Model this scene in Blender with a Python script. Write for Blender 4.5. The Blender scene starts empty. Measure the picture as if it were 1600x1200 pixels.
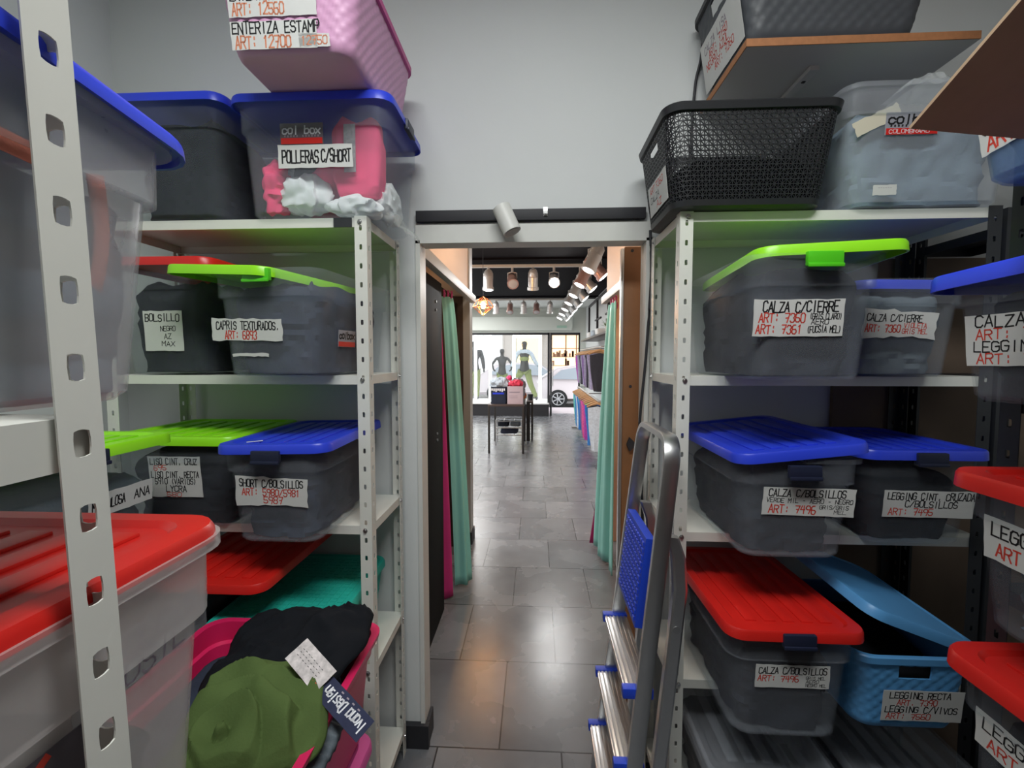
import bpy, bmesh, math, random
from mathutils import Vector, Matrix, noise
S = bpy.context.scene
C = S.collection
PI = math.pi

# ---------------------------------------------------------------- camera, world, lights, exposure
CAMH = 1.69
cd = bpy.data.cameras.new('camera'); cam = bpy.data.objects.new('camera', cd); C.objects.link(cam)
cd.sensor_width = 36; cd.lens = 36 * 720 / 1600; cd.clip_start = .02; cd.clip_end = 200
cam.location = (0, 0, CAMH)
cam.rotation_euler = (math.radians(90 - 3.3), 0, math.radians(3.0))
S.camera = cam

w = bpy.data.worlds.new('sky'); S.world = w; w.use_nodes = True
w.node_tree.nodes['Background'].inputs[0].default_value = (.93, .96, 1, 1)
w.node_tree.nodes['Background'].inputs[1].default_value = 2.4

def area(name, loc, sx, sy, power, col=(1, 1, 1), rot=(0, 0, 0)):
    d = bpy.data.lights.new(name, 'AREA'); d.shape = 'RECTANGLE'; d.size = sx; d.size_y = sy
    d.energy = power; d.color = col
    o = bpy.data.objects.new(name, d); C.objects.link(o); o.location = loc; o.rotation_euler = rot
    return o
def point(name, loc, power, col=(1, 1, 1), r=.06):
    d = bpy.data.lights.new(name, 'POINT'); d.energy = power; d.color = col; d.shadow_soft_size = r
    o = bpy.data.objects.new(name, d); C.objects.link(o); o.location = loc
    return o
area('ceiling_lamp_light', (.0, .20, 3.34), 1.4, .45, 56, (.97, 1, .98))
area('shop_ceiling_light', (-1.9, 6.2, 3.0), 1.3, 3.0, 130, (1, .98, .95))
area('shop_ceiling_light', (-1.9, 10.5, 3.0), 1.3, 3.5, 170, (1, .98, .96))
point('fitting_room_light', (-1.15, 3.0, 2.0), 5, (1, .62, .34))
point('fitting_room_light', (1.2, 3.2, 2.0), 8, (1, .62, .34))
point('corridor_light', (0, 3.0, 2.95), 18, (1, .87, .74))

vs = S.view_settings
vs.view_transform = 'Standard'; vs.look = 'None'; vs.exposure = 0.0; vs.gamma = 1; vs.use_curve_mapping = False
try:
    S.cycles.transparent_max_bounces = 40
    S.cycles.max_bounces = 10
    S.cycles.sample_clamp_indirect = 14
except Exception:
    pass

# ---------------------------------------------------------------- materials
def mat(name, col, rough=.5, metal=0, var=0, vscale=8, bump=0, bscale=60, emit=0, spec=.5, trans=0):
    m = bpy.data.materials.new(name); m.use_nodes = True
    nt = m.node_tree; b = nt.nodes['Principled BSDF']
    b.inputs['Base Color'].default_value = (*col, 1); b.inputs['Roughness'].default_value = rough
    b.inputs['Metallic'].default_value = metal; b.inputs['Specular IOR Level'].default_value = spec
    if var or bump:
        tc = nt.nodes.new('ShaderNodeTexCoord')
    if var:
        n = nt.nodes.new('ShaderNodeTexNoise'); n.inputs['Scale'].default_value = vscale; n.inputs['Detail'].default_value = 6
        nt.links.new(tc.outputs['Object'], n.inputs['Vector'])
        mx = nt.nodes.new('ShaderNodeMix'); mx.data_type = 'RGBA'
        mx.inputs[6].default_value = (*[c * (1 - var) for c in col], 1)
        mx.inputs[7].default_value = (*[min(1, c * (1 + var)) for c in col], 1)
        nt.links.new(n.outputs['Fac'], mx.inputs[0]); nt.links.new(mx.outputs[2], b.inputs['Base Color'])
    if bump:
        n2 = nt.nodes.new('ShaderNodeTexNoise'); n2.inputs['Scale'].default_value = bscale; n2.inputs['Detail'].default_value = 4
        nt.links.new(tc.outputs['Object'], n2.inputs['Vector'])
        bp = nt.nodes.new('ShaderNodeBump'); bp.inputs['Strength'].default_value = bump; bp.inputs['Distance'].default_value = .004
        nt.links.new(n2.outputs['Fac'], bp.inputs['Height']); nt.links.new(bp.outputs['Normal'], b.inputs['Normal'])
    if emit:
        b.inputs['Emission Color'].default_value = (*col, 1); b.inputs['Emission Strength'].default_value = emit
    if trans:
        b.inputs['Transmission Weight'].default_value = trans
    return m

def clear_mat(name, col, alpha, rough=.25):
    """milky see-through plastic: part lets light straight through, part scatters"""
    m = bpy.data.materials.new(name); m.use_nodes = True
    nt = m.node_tree; b = nt.nodes['Principled BSDF']; out = nt.nodes['Material Output']
    b.inputs['Base Color'].default_value = (*col, 1); b.inputs['Roughness'].default_value = rough
    t = nt.nodes.new('ShaderNodeBsdfTransparent'); t.inputs[0].default_value = (.97, .98, .98, 1)
    tl = nt.nodes.new('ShaderNodeBsdfTranslucent'); tl.inputs[0].default_value = (*col, 1)
    a = nt.nodes.new('ShaderNodeMixShader'); a.inputs[0].default_value = .35
    nt.links.new(b.outputs[0], a.inputs[1]); nt.links.new(tl.outputs[0], a.inputs[2])
    n = nt.nodes.new('ShaderNodeTexNoise'); n.inputs['Scale'].default_value = 9; n.inputs['Detail'].default_value = 5
    tc = nt.nodes.new('ShaderNodeTexCoord'); nt.links.new(tc.outputs['Object'], n.inputs['Vector'])
    mr = nt.nodes.new('ShaderNodeMapRange'); mr.inputs[3].default_value = alpha * .7; mr.inputs[4].default_value = alpha * 1.3
    nt.links.new(n.outputs['Fac'], mr.inputs[0])
    x = nt.nodes.new('ShaderNodeMixShader'); nt.links.new(mr.outputs[0], x.inputs[0])
    nt.links.new(t.outputs[0], x.inputs[1]); nt.links.new(a.outputs[0], x.inputs[2])
    nt.links.new(x.outputs[0], out.inputs[0])
    return m

M = {}
M['wall'] = mat('wall_paint', (.66, .68, .68), .75, var=.03, vscale=3, bump=.15, bscale=25)
M['white'] = mat('white_paint', (.66, .66, .63), .45, var=.05, vscale=20)
M['shelfwhite'] = mat('shelf_enamel', (.70, .70, .65), .38, var=.05, vscale=14)
M['darkmetal'] = mat('dark_metal', (.022, .024, .028), .45, var=.2)
M['black'] = mat('black_plastic', (.016, .017, .02), .42)
M['blackpaint'] = mat('black_paint', (.02, .02, .025), .6)
M['blue'] = mat('blue_plastic', (.022, .05, .60), .36, var=.06, bump=.05)
M['red'] = mat('red_plastic', (.58, .014, .010), .36, var=.06, bump=.05)
M['green'] = mat('green_plastic', (.27, .72, .012), .36, var=.06, bump=.05)
M['greenlatch'] = mat('green_latch', (.08, .55, .01), .4)
M['navy'] = mat('navy_latch', (.012, .016, .04), .45)
M['pink'] = mat('pink_plastic', (.62, .33, .52), .45, var=.04)
M['pinkrim'] = mat('pink_rim', (.55, .08, .28), .45)
M['teal'] = mat('teal_plastic', (.02, .42, .34), .45, var=.05)
M['magenta'] = mat('magenta_plastic', (.62, .015, .10), .36, var=.05)
M['skyblue'] = mat('sky_blue_plastic', (.10, .33, .66), .42, var=.06)
M['grey_basket'] = mat('black_woven_plastic', (.06, .065, .075), .5)
M['clear'] = clear_mat('clear_plastic', (.72, .76, .86), .085)
M['cleardim'] = clear_mat('smoky_plastic', (.60, .65, .75), .06)
M['clearmilky'] = clear_mat('milky_plastic', (.80, .82, .90), .15)
M['frosted'] = clear_mat('frosted_body', (.95, .90, .89), .34)
M['clearwarm'] = clear_mat('frosted_plastic', (.84, .84, .88), .33)
M['film'] = clear_mat('plastic_film', (.95, .95, .95), .22, .08)
M['bluetub'] = clear_mat('blue_tinted_plastic', (.22, .36, .62), .4)
M['redtub'] = clear_mat('red_tinted_plastic', (.8, .62, .62), .4)
M['paper'] = mat('paper', (.60, .60, .585), .8, var=.04, vscale=30)
M['k'] = mat('black_ink', (.006, .006, .008), .6)
M['r'] = mat('red_ink', (.62, .05, .03), .6)
M['g'] = mat('faded_ink', (.30, .25, .30), .7)
M['w'] = mat('white_ink', (.75, .75, .8), .6)
M['o'] = mat('orange_ink', (.62, .22, .12), .6)
M['alu'] = mat('aluminium', (.62, .62, .62), .34, 1.0, var=.06, vscale=30)
M['steel'] = mat('steel', (.55, .55, .55), .3, 1.0)
M['ladderblue'] = mat('ladder_blue', (.012, .055, .55), .42, bump=.3, bscale=260)
M['chip'] = mat('chipboard', (.36, .15, .06), .7, var=.25, vscale=60)
M['melamine'] = mat('melamine', (.52, .50, .50), .5, var=.03)
M['hardboard'] = mat('hardboard', (.15, .105, .075), .8, var=.15, vscale=10)
M['card'] = mat('cardboard', (.44, .30, .195), .85, var=.12, vscale=25, bump=.1)
M['cloth_dark'] = mat('dark_cloth', (.018, .021, .030), .9, var=.25, vscale=12, bump=.3, bscale=120, spec=.15)
M['cloth_black'] = mat('black_cloth', (.007, .008, .011), .9, var=.2, vscale=12, bump=.2, bscale=150, spec=.15)
M['cloth_navy'] = mat('navy_cloth', (.03, .037, .06), .9, var=.3, vscale=9, bump=.3, bscale=120, spec=.15)
M['cloth_grey'] = mat('grey_denim', (.13, .155, .18), .9, var=.3, vscale=10, bump=.3, bscale=180, spec=.15)
M['cloth_slate'] = mat('slate_cloth', (.20, .26, .32), .9, var=.4, vscale=7, bump=.3, bscale=120, spec=.15)
M['cloth_olive'] = mat('olive_cloth', (.075, .115, .035), .85, var=.12, vscale=14, bump=.2, bscale=200, spec=.15)
M['cloth_pink'] = mat('neon_pink_cloth', (1.0, .085, .22), .8, var=.1, spec=.15)
M['cloth_white'] = mat('white_cloth', (.80, .82, .82), .8, var=.05, spec=.15)
M['cloth_coral'] = mat('coral_cloth', (.85, .30, .22), .9, var=.08, bump=.3, bscale=150, spec=.15)
M['cloth_cream'] = mat('cream_cloth', (.62, .62, .36), .9, var=.1, spec=.15)
M['curtain_green'] = mat('mint_curtain', (.26, .64, .58), .5, var=.06, vscale=4)
M['curtain_pink'] = mat('magenta_curtain', (.55, .03, .20), .8, var=.06)
M['wood'] = mat('plank_wood', (.22, .095, .035), .6, var=.3, vscale=5)
M['darkwood'] = mat('dark_panel', (.035, .018, .012), .5, var=.3, vscale=6)
M['blackpanel'] = mat('black_panel', (.006, .005, .005), .7, spec=.1)
M['cream'] = mat('cream_paint', (.74, .52, .37), .7, var=.02)
M['greyframe'] = mat('grey_frame', (.36, .35, .33), .5)
M['ceil_black'] = mat('black_ceiling', (.004, .0035, .006), .9, spec=.15)
M['ceil_white'] = mat('white_ceiling', (.66, .68, .66), .7)
M['fascia'] = mat('fascia_paint', (.60, .64, .60), .6)
M['lampglow'] = mat('lamp_glow', (1, .97, .92), .5, emit=9)
M['tube'] = mat('light_tube_glow', (1, 1, .98), .5, emit=3.2)
M['bulb'] = mat('amber_bulb', (1, .46, .13), .5, emit=70)
M['glare'] = mat('glaring_lamp', (1, .98, .94), .5, emit=90)
M['copper'] = mat('copper', (.62, .25, .10), .3, 1.0)
M['hanger'] = mat('hanger_wood', (.50, .27, .11), .5, var=.1)
M['mann'] = mat('mannequin_black', (.015, .015, .016), .4)
M['cloth_khaki'] = mat('khaki_cloth', (.20, .24, .09), .85, spec=.15)
M['cloth_jacket'] = mat('dark_jacket', (.05, .05, .055), .85, spec=.15)
M['carpaint'] = mat('car_paint', (.72, .66, .68), .25)
M['carglass'] = mat('car_glass', (.28, .32, .36), .08)
M['rubber'] = mat('tyre_rubber', (.02, .02, .022), .8)
M['rim'] = mat('wheel_alloy', (.5, .5, .52), .3, .6)
M['pave'] = mat('pavement', (.52, .46, .48), .75, var=.08, vscale=3)
M['road'] = mat('asphalt', (.22, .22, .22), .85, var=.1)
M['facade'] = mat('facade_stone', (.50, .46, .42), .8, var=.08)
M['warmwin'] = mat('lit_shop_window', (1, .72, .42), .5, emit=1.0)
M['tableframe'] = mat('table_frame', (.022, .020, .020), .45)
M['tabletop'] = mat('table_top', (.07, .05, .045), .45, var=.15)
M['lilac'] = mat('lilac_card', (.52, .42, .47), .7)
M['plat'] = mat('display_top', (.8, .8, .8), .5)
M['glass'] = clear_mat('window_glass', (.9, .95, .95), .04, .03)
M['potgreen'] = mat('leaf_green', (.12, .22, .08), .7)

# tiled floor
def floor_mat():
    m = bpy.data.materials.new('floor_tiles'); m.use_nodes = True
    nt = m.node_tree; b = nt.nodes['Principled BSDF']
    tc = nt.nodes.new('ShaderNodeTexCoord'); mp = nt.nodes.new('ShaderNodeMapping')
    mp.inputs['Location'].default_value = (.4225, -1.89 + .577 * 12, 0)
    mp.inputs['Location'].default_value = (.4225 + .535 * 10, -1.89 + .577 * 12, 0)
    br = nt.nodes.new('ShaderNodeTexBrick'); br.offset = .5; br.offset_frequency = 2
    br.inputs['Scale'].default_value = 1; br.inputs['Brick Width'].default_value = .535; br.inputs['Row Height'].default_value = .577
    br.inputs['Mortar Size'].default_value = .0035; br.inputs['Mortar Smooth'].default_value = .1
    br.inputs['Color1'].default_value = (.145, .149, .162, 1); br.inputs['Color2'].default_value = (.195, .20, .216, 1)
    br.inputs['Mortar'].default_value = (.03, .03, .032, 1)
    nt.links.new(tc.outputs['Object'], mp.inputs[0]); nt.links.new(mp.outputs[0], br.inputs['Vector'])
    n = nt.nodes.new('ShaderNodeTexNoise'); n.inputs['Scale'].default_value = 3; n.inputs['Detail'].default_value = 8
    nt.links.new(tc.outputs['Object'], n.inputs['Vector'])
    mx = nt.nodes.new('ShaderNodeMix'); mx.data_type = 'RGBA'; mx.blend_type = 'OVERLAY'; mx.inputs[0].default_value = .55
    nt.links.new(br.outputs['Color'], mx.inputs[6]); nt.links.new(n.outputs['Fac'], mx.inputs[7])
    nt.links.new(mx.outputs[2], b.inputs['Base Color'])
    mr = nt.nodes.new('ShaderNodeMapRange'); mr.inputs[3].default_value = .20; mr.inputs[4].default_value = .34
    nt.links.new(n.outputs['Fac'], mr.inputs[0]); nt.links.new(mr.outputs[0], b.inputs['Roughness'])
    bp = nt.nodes.new('ShaderNodeBump'); bp.inputs['Strength'].default_value = .4; bp.inputs['Distance'].default_value = .003; bp.invert = True
    nt.links.new(br.outputs['Fac'], bp.inputs['Height']); nt.links.new(bp.outputs['Normal'], b.inputs['Normal'])
    return m
M['floor'] = floor_mat()

# ---------------------------------------------------------------- helpers
def link(name, bm, m, parent=None, smooth=True, loc=(0, 0, 0), rot=(0, 0, 0), ang=35):
    me = bpy.data.meshes.new(name); bmesh.ops.recalc_face_normals(bm, faces=bm.faces) if len(bm.faces) else None
    bm.to_mesh(me); bm.free()
    if smooth:
        try:
            me.shade_smooth(); me.set_sharp_from_angle(angle=math.radians(ang))
        except Exception:
            pass
    me.materials.append(M[m] if isinstance(m, str) else m)
    o = bpy.data.objects.new(name, me); C.objects.link(o); o.location = loc; o.rotation_euler = rot
    if parent: o.parent = parent
    return o
def emp(name, label, cat, loc=(0, 0, 0), rot=(0, 0, 0), group=None):
    o = bpy.data.objects.new(name, None); C.objects.link(o); o.empty_display_size = .05
    o.location = loc; o.rotation_euler = rot; o['label'] = label; o['category'] = cat
    if group: o['group'] = group
    return o
def tag(o, label, cat, group=None, kind=None):
    o['label'] = label; o['category'] = cat
    if group: o['group'] = group
    if kind: o['kind'] = kind
    return o
def struct(name, bm, m):
    o = link(name, bm, m, smooth=False); o['kind'] = 'structure'; return o
def box(bm, x0, x1, y0, y1, z0, z1, bev=0, mtx=None):
    vs_ = [bm.verts.new((x, y, z)) for x in (x0, x1) for y in (y0, y1) for z in (z0, z1)]
    fs = [bm.faces.new([vs_[i] for i in f]) for f in ((0, 1, 3, 2), (4, 6, 7, 5), (0, 4, 5, 1), (2, 3, 7, 6), (0, 2, 6, 4), (1, 5, 7, 3))]
    if bev:
        es = list({e for f in fs for e in f.edges})
        r = bmesh.ops.bevel(bm, geom=es, offset=bev, segments=2, affect='EDGES', profile=.6)
        vs_ = list({v for f in r['faces'] for v in f.verts} | {v for v in vs_ if v.is_valid})
    if mtx: bmesh.ops.transform(bm, matrix=mtx, verts=[v for v in vs_ if v.is_valid])
    return vs_
def bxm(*a, **k):
    bm = bmesh.new(); box(bm, *a, **k); return bm
def loft(bm, loops, cap0=True, cap1=True, closed=True):
    rows = [[bm.verts.new(p) for p in l] for l in loops]
    n = len(rows[0])
    for a, b in zip(rows, rows[1:]):
        for i in range(n if closed else n - 1):
            j = (i + 1) % n
            try: bm.faces.new((a[i], a[j], b[j], b[i]))
            except ValueError: pass
    if cap0: bm.faces.new(rows[0][::-1])
    if cap1: bm.faces.new(rows[-1])
    return rows
def rr(wx, wy, r, z, n=5, cx=0, cy=0):
    r = min(r, wx / 2 - 1e-4, wy / 2 - 1e-4); p = []
    for q, (sx, sy) in enumerate(((1, 1), (-1, 1), (-1, -1), (1, -1))):
        for k in range(n + 1):
            a = (q + k / n) * PI / 2
            p.append((cx + sx * (wx / 2 - r) + r * math.cos(a), cy + sy * (wy / 2 - r) + r * math.sin(a), z))
    return p
def tube(bm, pts, rad, n=8, cap=True):
    pts = [Vector(p) for p in pts]; loops = []
    ref = Vector((0, 0, 1))
    for i, p in enumerate(pts):
        d = (pts[min(i + 1, len(pts) - 1)] - pts[max(i - 1, 0)]).normalized()
        u = d.cross(ref)
        if u.length < .05: u = d.cross(Vector((0, 1, 0)))
        u.normalize(); v = d.cross(u)
        r = rad[i] if isinstance(rad, (list, tuple)) else rad
        loops.append([p + (u * math.cos(2 * PI * k / n) + v * math.sin(2 * PI * k / n)) * r for k in range(n)])
    loft(bm, loops, cap, cap)
def cyl(bm, p, q, r, r2=None, n=16):
    tube(bm, [p, q], [r, r if r2 is None else r2], n)
def solid(o, t, off=0):
    m = o.modifiers.new('thickness', 'SOLIDIFY'); m.thickness = t; m.offset = off; return o
def blob(bm, c, s, seed=0, amp=.08, freq=6, e=.45, nu=36, nv=20, crease=0):
    sg = lambda v, k: math.copysign(abs(v) ** k, v)
    rows = []
    for j in range(nv + 1):
        ph = -PI / 2 + PI * j / nv; row = []
        for i in range(nu):
            th = 2 * PI * i / nu
            d = Vector((sg(math.cos(ph), e) * sg(math.cos(th), e), sg(math.cos(ph), e) * sg(math.sin(th), e), sg(math.sin(ph), e)))
            q = Vector((d.x * s[0], d.y * s[1], d.z * s[2]))
            f = noise.noise(q * freq + Vector((seed * 3.1, seed * 1.7, 0)))
            if crease: f = f * .5 - abs(noise.noise(Vector((q.x * freq, q.y * freq, q.z * crease)) + Vector((seed, 5, seed)))) * .9
            q *= 1 + amp * f
            row.append(Vector(c) + q)
        rows.append(row)
    loft(bm, rows, True, True)

# ---------------------------------------------------------------- handwriting
GL = {'A': '002640 1232', 'B': '00063645443303 3342413000', 'C': '4536160501103041', 'D': '00062645412000', 'E': '46060040 0333',
      'F': '460600 0333', 'G': '45361605011030414323', 'H': '0006 4046 0343', 'I': '2026', 'J': '4641301001', 'K': '0006 460340',
      'L': '060040', 'M': '0006234640', 'N': '00064046', 'O': '160501103041453616', 'P': '00063645443303', 'Q': '160501103041453616 2240',
      'R': '00063645443303 2340', 'S': '453616050413334241301001', 'T': '0646 2620', 'U': '060110304146', 'V': '062046',
      'W': '0610233046', 'X': '0046 0640', 'Y': '062346 2320', 'Z': '06460040', '0': '160501103041453616', '1': '152620',
      '2': '05163645440040', '3': '0516364544334241301001', '4': '160343 3630', '5': '460603334241301001', '6': '36160501103041423303',
      '7': '064620 1333', '8': '160504133342413010010213 3344453616', '9': '431304051636454330', '/': '0046', '.': '2021', ',': '2110',
      ':': '2122 2425', '-': '1333', '(': '36242230', ')': '16242210', '*': '2224', 'c': '4334140301103041', 'o': '1405010110304144 1434',
      'l': '2620', 'b': '0600 04143443413010', 'x': '0044 0440', 'a': '44403010010414344', 'v': '042044', 'n': '0400 03143443 40',
      'e': '0242433414030110 3041', 's': '4434140332413010', 'i': '2024 2526', 'g': '4441 30 4434140301103041 444130'}
GL['a'] = '4440 4334140301103041'; GL['o'] = '140301103041433414'; GL['b'] = '0600 03143443413010'; GL['n'] = '0400 0314344340'
GL['s'] = '443414033241301001'; GL['g'] = '43341403021232 4442'; GL['g'] = '4334140302123243 44423010'; GL['e'] = '0242433414030110304 1'.replace(' ', '')
def write(bm, text, x0, y0, wd, ht, th, rnd, wob=.15, fr=None):
    """strokes of a hand-lettered line laid in the plane of frame fr (origin, right, up, normal)"""
    o, R, U, N = fr
    cw = wd / max(1, len(text))
    P = lambda x, y: o + R * x + U * y + N * .0011
    for i, ch in enumerate(text):
        if ch == ' ' or ch not in GL: continue
        bx = x0 + i * cw; by = y0 + rnd.uniform(-.05, .05) * ht; sc = rnd.uniform(.92, 1.05)
        for st in GL[ch].split():
            pts = []
            for k in range(0, len(st) - 1, 2):
                gx = int(st[k]) + rnd.uniform(-wob, wob); gy = int(st[k + 1]) + rnd.uniform(-wob, wob)
                pts.append((bx + (gx / 4 * .78 + .06 + gy * .012) * cw, by + gy / 6 * ht * sc))
            for (ax, ay), (cx, cy) in zip(pts, pts[1:]):
                dx, dy = cx - ax, cy - ay; L = math.hypot(dx, dy) or 1e-6
                ex, ey = dx / L * th * .45, dy / L * th * .45; nx, ny = -dy / L * th / 2, dx / L * th / 2
                q = [(ax - ex + nx, ay - ey + ny), (ax - ex - nx, ay - ey - ny), (cx + ex - nx, cy + ey - ny), (cx + ex + nx, cy + ey + ny)]
                bm.faces.new([bm.verts.new(P(*v)) for v in q])
def paper_on(parent, fr, wd, ht, lines, rot=0, seed=1, m='paper', name='paper_label', torn=.0011, th=None, label=None):
    """paper slip glued to a face: fr = centre frame; lines = (text, ink, x, y, w, h) as fractions of the slip"""
    rnd = random.Random(seed); o, R, U, N = fr
    ca, sa = math.cos(rot), math.sin(rot); R, U = R * ca + U * sa, U * ca - R * sa
    bm = bmesh.new(); nx, ny = 10, 5
    jit = lambda: rnd.uniform(-torn, torn)
    front = []
    for j in range(ny + 1):
        row = []
        for i in range(nx + 1):
            x = (i / nx - .5) * wd; y = (j / ny - .5) * ht
            if j in (0, ny): y += jit()
            if i in (0, nx): x += jit()
            row.append((x, y))
        front.append(row)
    a = [[bm.verts.new(o + R * x + U * y + N * .0008) for x, y in r] for r in front]
    b = [[bm.verts.new(o + R * x + U * y + N * .0001) for x, y in r] for r in front]
    for j in range(ny):
        for i in range(nx):
            bm.faces.new((a[j][i], a[j][i + 1], a[j + 1][i + 1], a[j + 1][i])); bm.faces.new((b[j][i], b[j + 1][i], b[j + 1][i + 1], b[j][i + 1]))
    for i in range(nx):
        bm.faces.new((a[0][i], b[0][i], b[0][i + 1], a[0][i + 1])); bm.faces.new((a[ny][i], a[ny][i + 1], b[ny][i + 1], b[ny][i]))
    for j in range(ny):
        bm.faces.new((a[j][0], a[j + 1][0], b[j + 1][0], b[j][0])); bm.faces.new((a[j][nx], b[j][nx], b[j + 1][nx], a[j + 1][nx]))
    p = link(name, bm, m, parent, smooth=False)
    if label: p['label'] = label
    o2 = o - R * wd / 2 - U * ht / 2
    for t, ink, x, y, lw, lh in lines:
        bm = bmesh.new(); write(bm, t, x * wd, y * ht, lw * wd, lh * ht, th or max(.0012, lh * ht * .135), rnd, fr=(o2, R, U, N))
        link('handwriting', bm, ink, p, smooth=False)
    return p

# ---------------------------------------------------------------- storage bins
def body_inset(z, h): return .034 - .016 * min(1, z / (.74 * h)) if z < .745 * h else .009
def bin_frame(W, L, h, face, u, z):
    i = body_inset(z, h); s = .016 / (.74 * h) if z < .745 * h else 0; n = math.hypot(1, s)
    if face == 'front': return (Vector((u, -L / 2 + i, z)), Vector((1, 0, 0)), Vector((0, -s / n, 1 / n)), Vector((0, -1 / n, -s / n)))
    if face == 'left': return (Vector((-W / 2 + i, u, z)), Vector((0, -1, 0)), Vector((-s / n, 0, 1 / n)), Vector((-1 / n, 0, -s / n)))
    return (Vector((W / 2 - i, u, z)), Vector((0, 1, 0)), Vector((s / n, 0, 1 / n)), Vector((1 / n, 0, -s / n)))
def make_lid(parent, W, L, h, m, off=(0, 0, 0), rot=(0, 0, 0), ribs='y', sk=.022, grow=0):
    bm = bmesh.new(); w2, l2 = W + .006 + grow, L + .006 + grow
    lo = [rr(w2 - .03, l2 - .03, .045, -.002), rr(w2 - .002, l2 - .002, .046, -.003), rr(w2 + .002, l2 + .002, .047, -sk), rr(w2 + .010, l2 + .010, .05, -sk),
          rr(w2 + .008, l2 + .008, .05, .003), rr(w2, l2, .046, .009), rr(w2 - .05, l2 - .05, .04, .010), rr(w2 - .066, l2 - .066, .035, .003)]
    loft(bm, lo)
    n = 5
    for k in range(n):
        if ribs == 'y':
            x = (k - (n - 1) / 2) * (w2 - .11) / n
            box(bm, x - .016, x + .016, -l2 / 2 + .055, l2 / 2 - .055, .001, .0075, .003)
        else:
            y = (k - (n - 1) / 2) * (l2 - .11) / n
            box(bm, -w2 / 2 + .055, w2 / 2 - .055, y - .016, y + .016, .001, .0075, .003)
    return link('lid', bm, m, parent, loc=(off[0], off[1], h + off[2]), rot=rot)
def rrpt(s, w_, l_, r):
    """point and outward normal at arc length s around a rounded rectangle"""
    segs = [(w_ - 2 * r, 0), (PI / 2 * r, 1)] * 1
    sides = [(w_ - 2 * r), (l_ - 2 * r)] * 2
    cor = [(w_ / 2 - r, -l_ / 2 + r), (w_ / 2 - r, l_ / 2 - r), (-w_ / 2 + r, l_ / 2 - r), (-w_ / 2 + r, -l_ / 2 + r)]
    st = [(-w_ / 2 + r, -l_ / 2), (w_ / 2, -l_ / 2 + r), (w_ / 2 - r, l_ / 2), (-w_ / 2, l_ / 2 - r)]
    dr = [(1, 0), (0, 1), (-1, 0), (0, -1)]; nm = [(0, -1), (1, 0), (0, 1), (-1, 0)]
    s = s % (2 * (w_ + l_ - 4 * r) + 2 * PI * r)
    for k in range(4):
        if s < sides[k]: return (st[k][0] + dr[k][0] * s, st[k][1] + dr[k][1] * s), nm[k]
        s -= sides[k]
        if s < PI / 2 * r:
            a = -PI / 2 + k * PI / 2 + s / r
            return (cor[k][0] + r * math.cos(a), cor[k][1] + r * math.sin(a)), (math.cos(a), math.sin(a))
        s -= PI / 2 * r
    return (st[0], nm[0])
def pile(bm, W, L, h, fill, sd):
    """soft packed garments: rounded block with folds on its sides and a lumpy top"""
    nz, n = 16, 96; rows = []
    per = []
    for q in range(nz + 1):
        z = .008 + h * fill * q / nz; i = .052 - .016 * min(1, (z / h) / .74)
        w_, l_ = W - 2 * i, L - 2 * i; r = .05; tot = 2 * (w_ + l_ - 4 * r) + 2 * PI * r; row = []
        for k in range(n):
            (x, y), (nx, ny) = rrpt(k / n * tot, w_, l_, r)
            c = noise.noise(Vector((x * 7 + sd, y * 7, z * 16 + sd))); c2 = abs(noise.noise(Vector((x * 10, y * 10 + sd, z * 34 + 1.5 * c))))
            d = .014 * (.5 + .5 * c) + .013 * (1 - min(1, c2 * 3)) + (.03 * ((q / nz - .8) / .2) ** 2 if q > .8 * nz else 0)
            row.append((x - nx * d, y - ny * d, z + h * .05 * noise.noise(Vector((x * 6, y * 6, sd))) * q / nz))
        rows.append(row)
    top = rows[-1]
    for s_ in (.8, .55, .3):
        rows.append([(x * s_, y * s_, z + h * .10 * noise.noise(Vector((x * s_ * 9 + sd, y * s_ * 9, 3 * s_))) + .02 * (1 - s_)) for x, y, z in top])
    loft(bm, rows)
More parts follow.
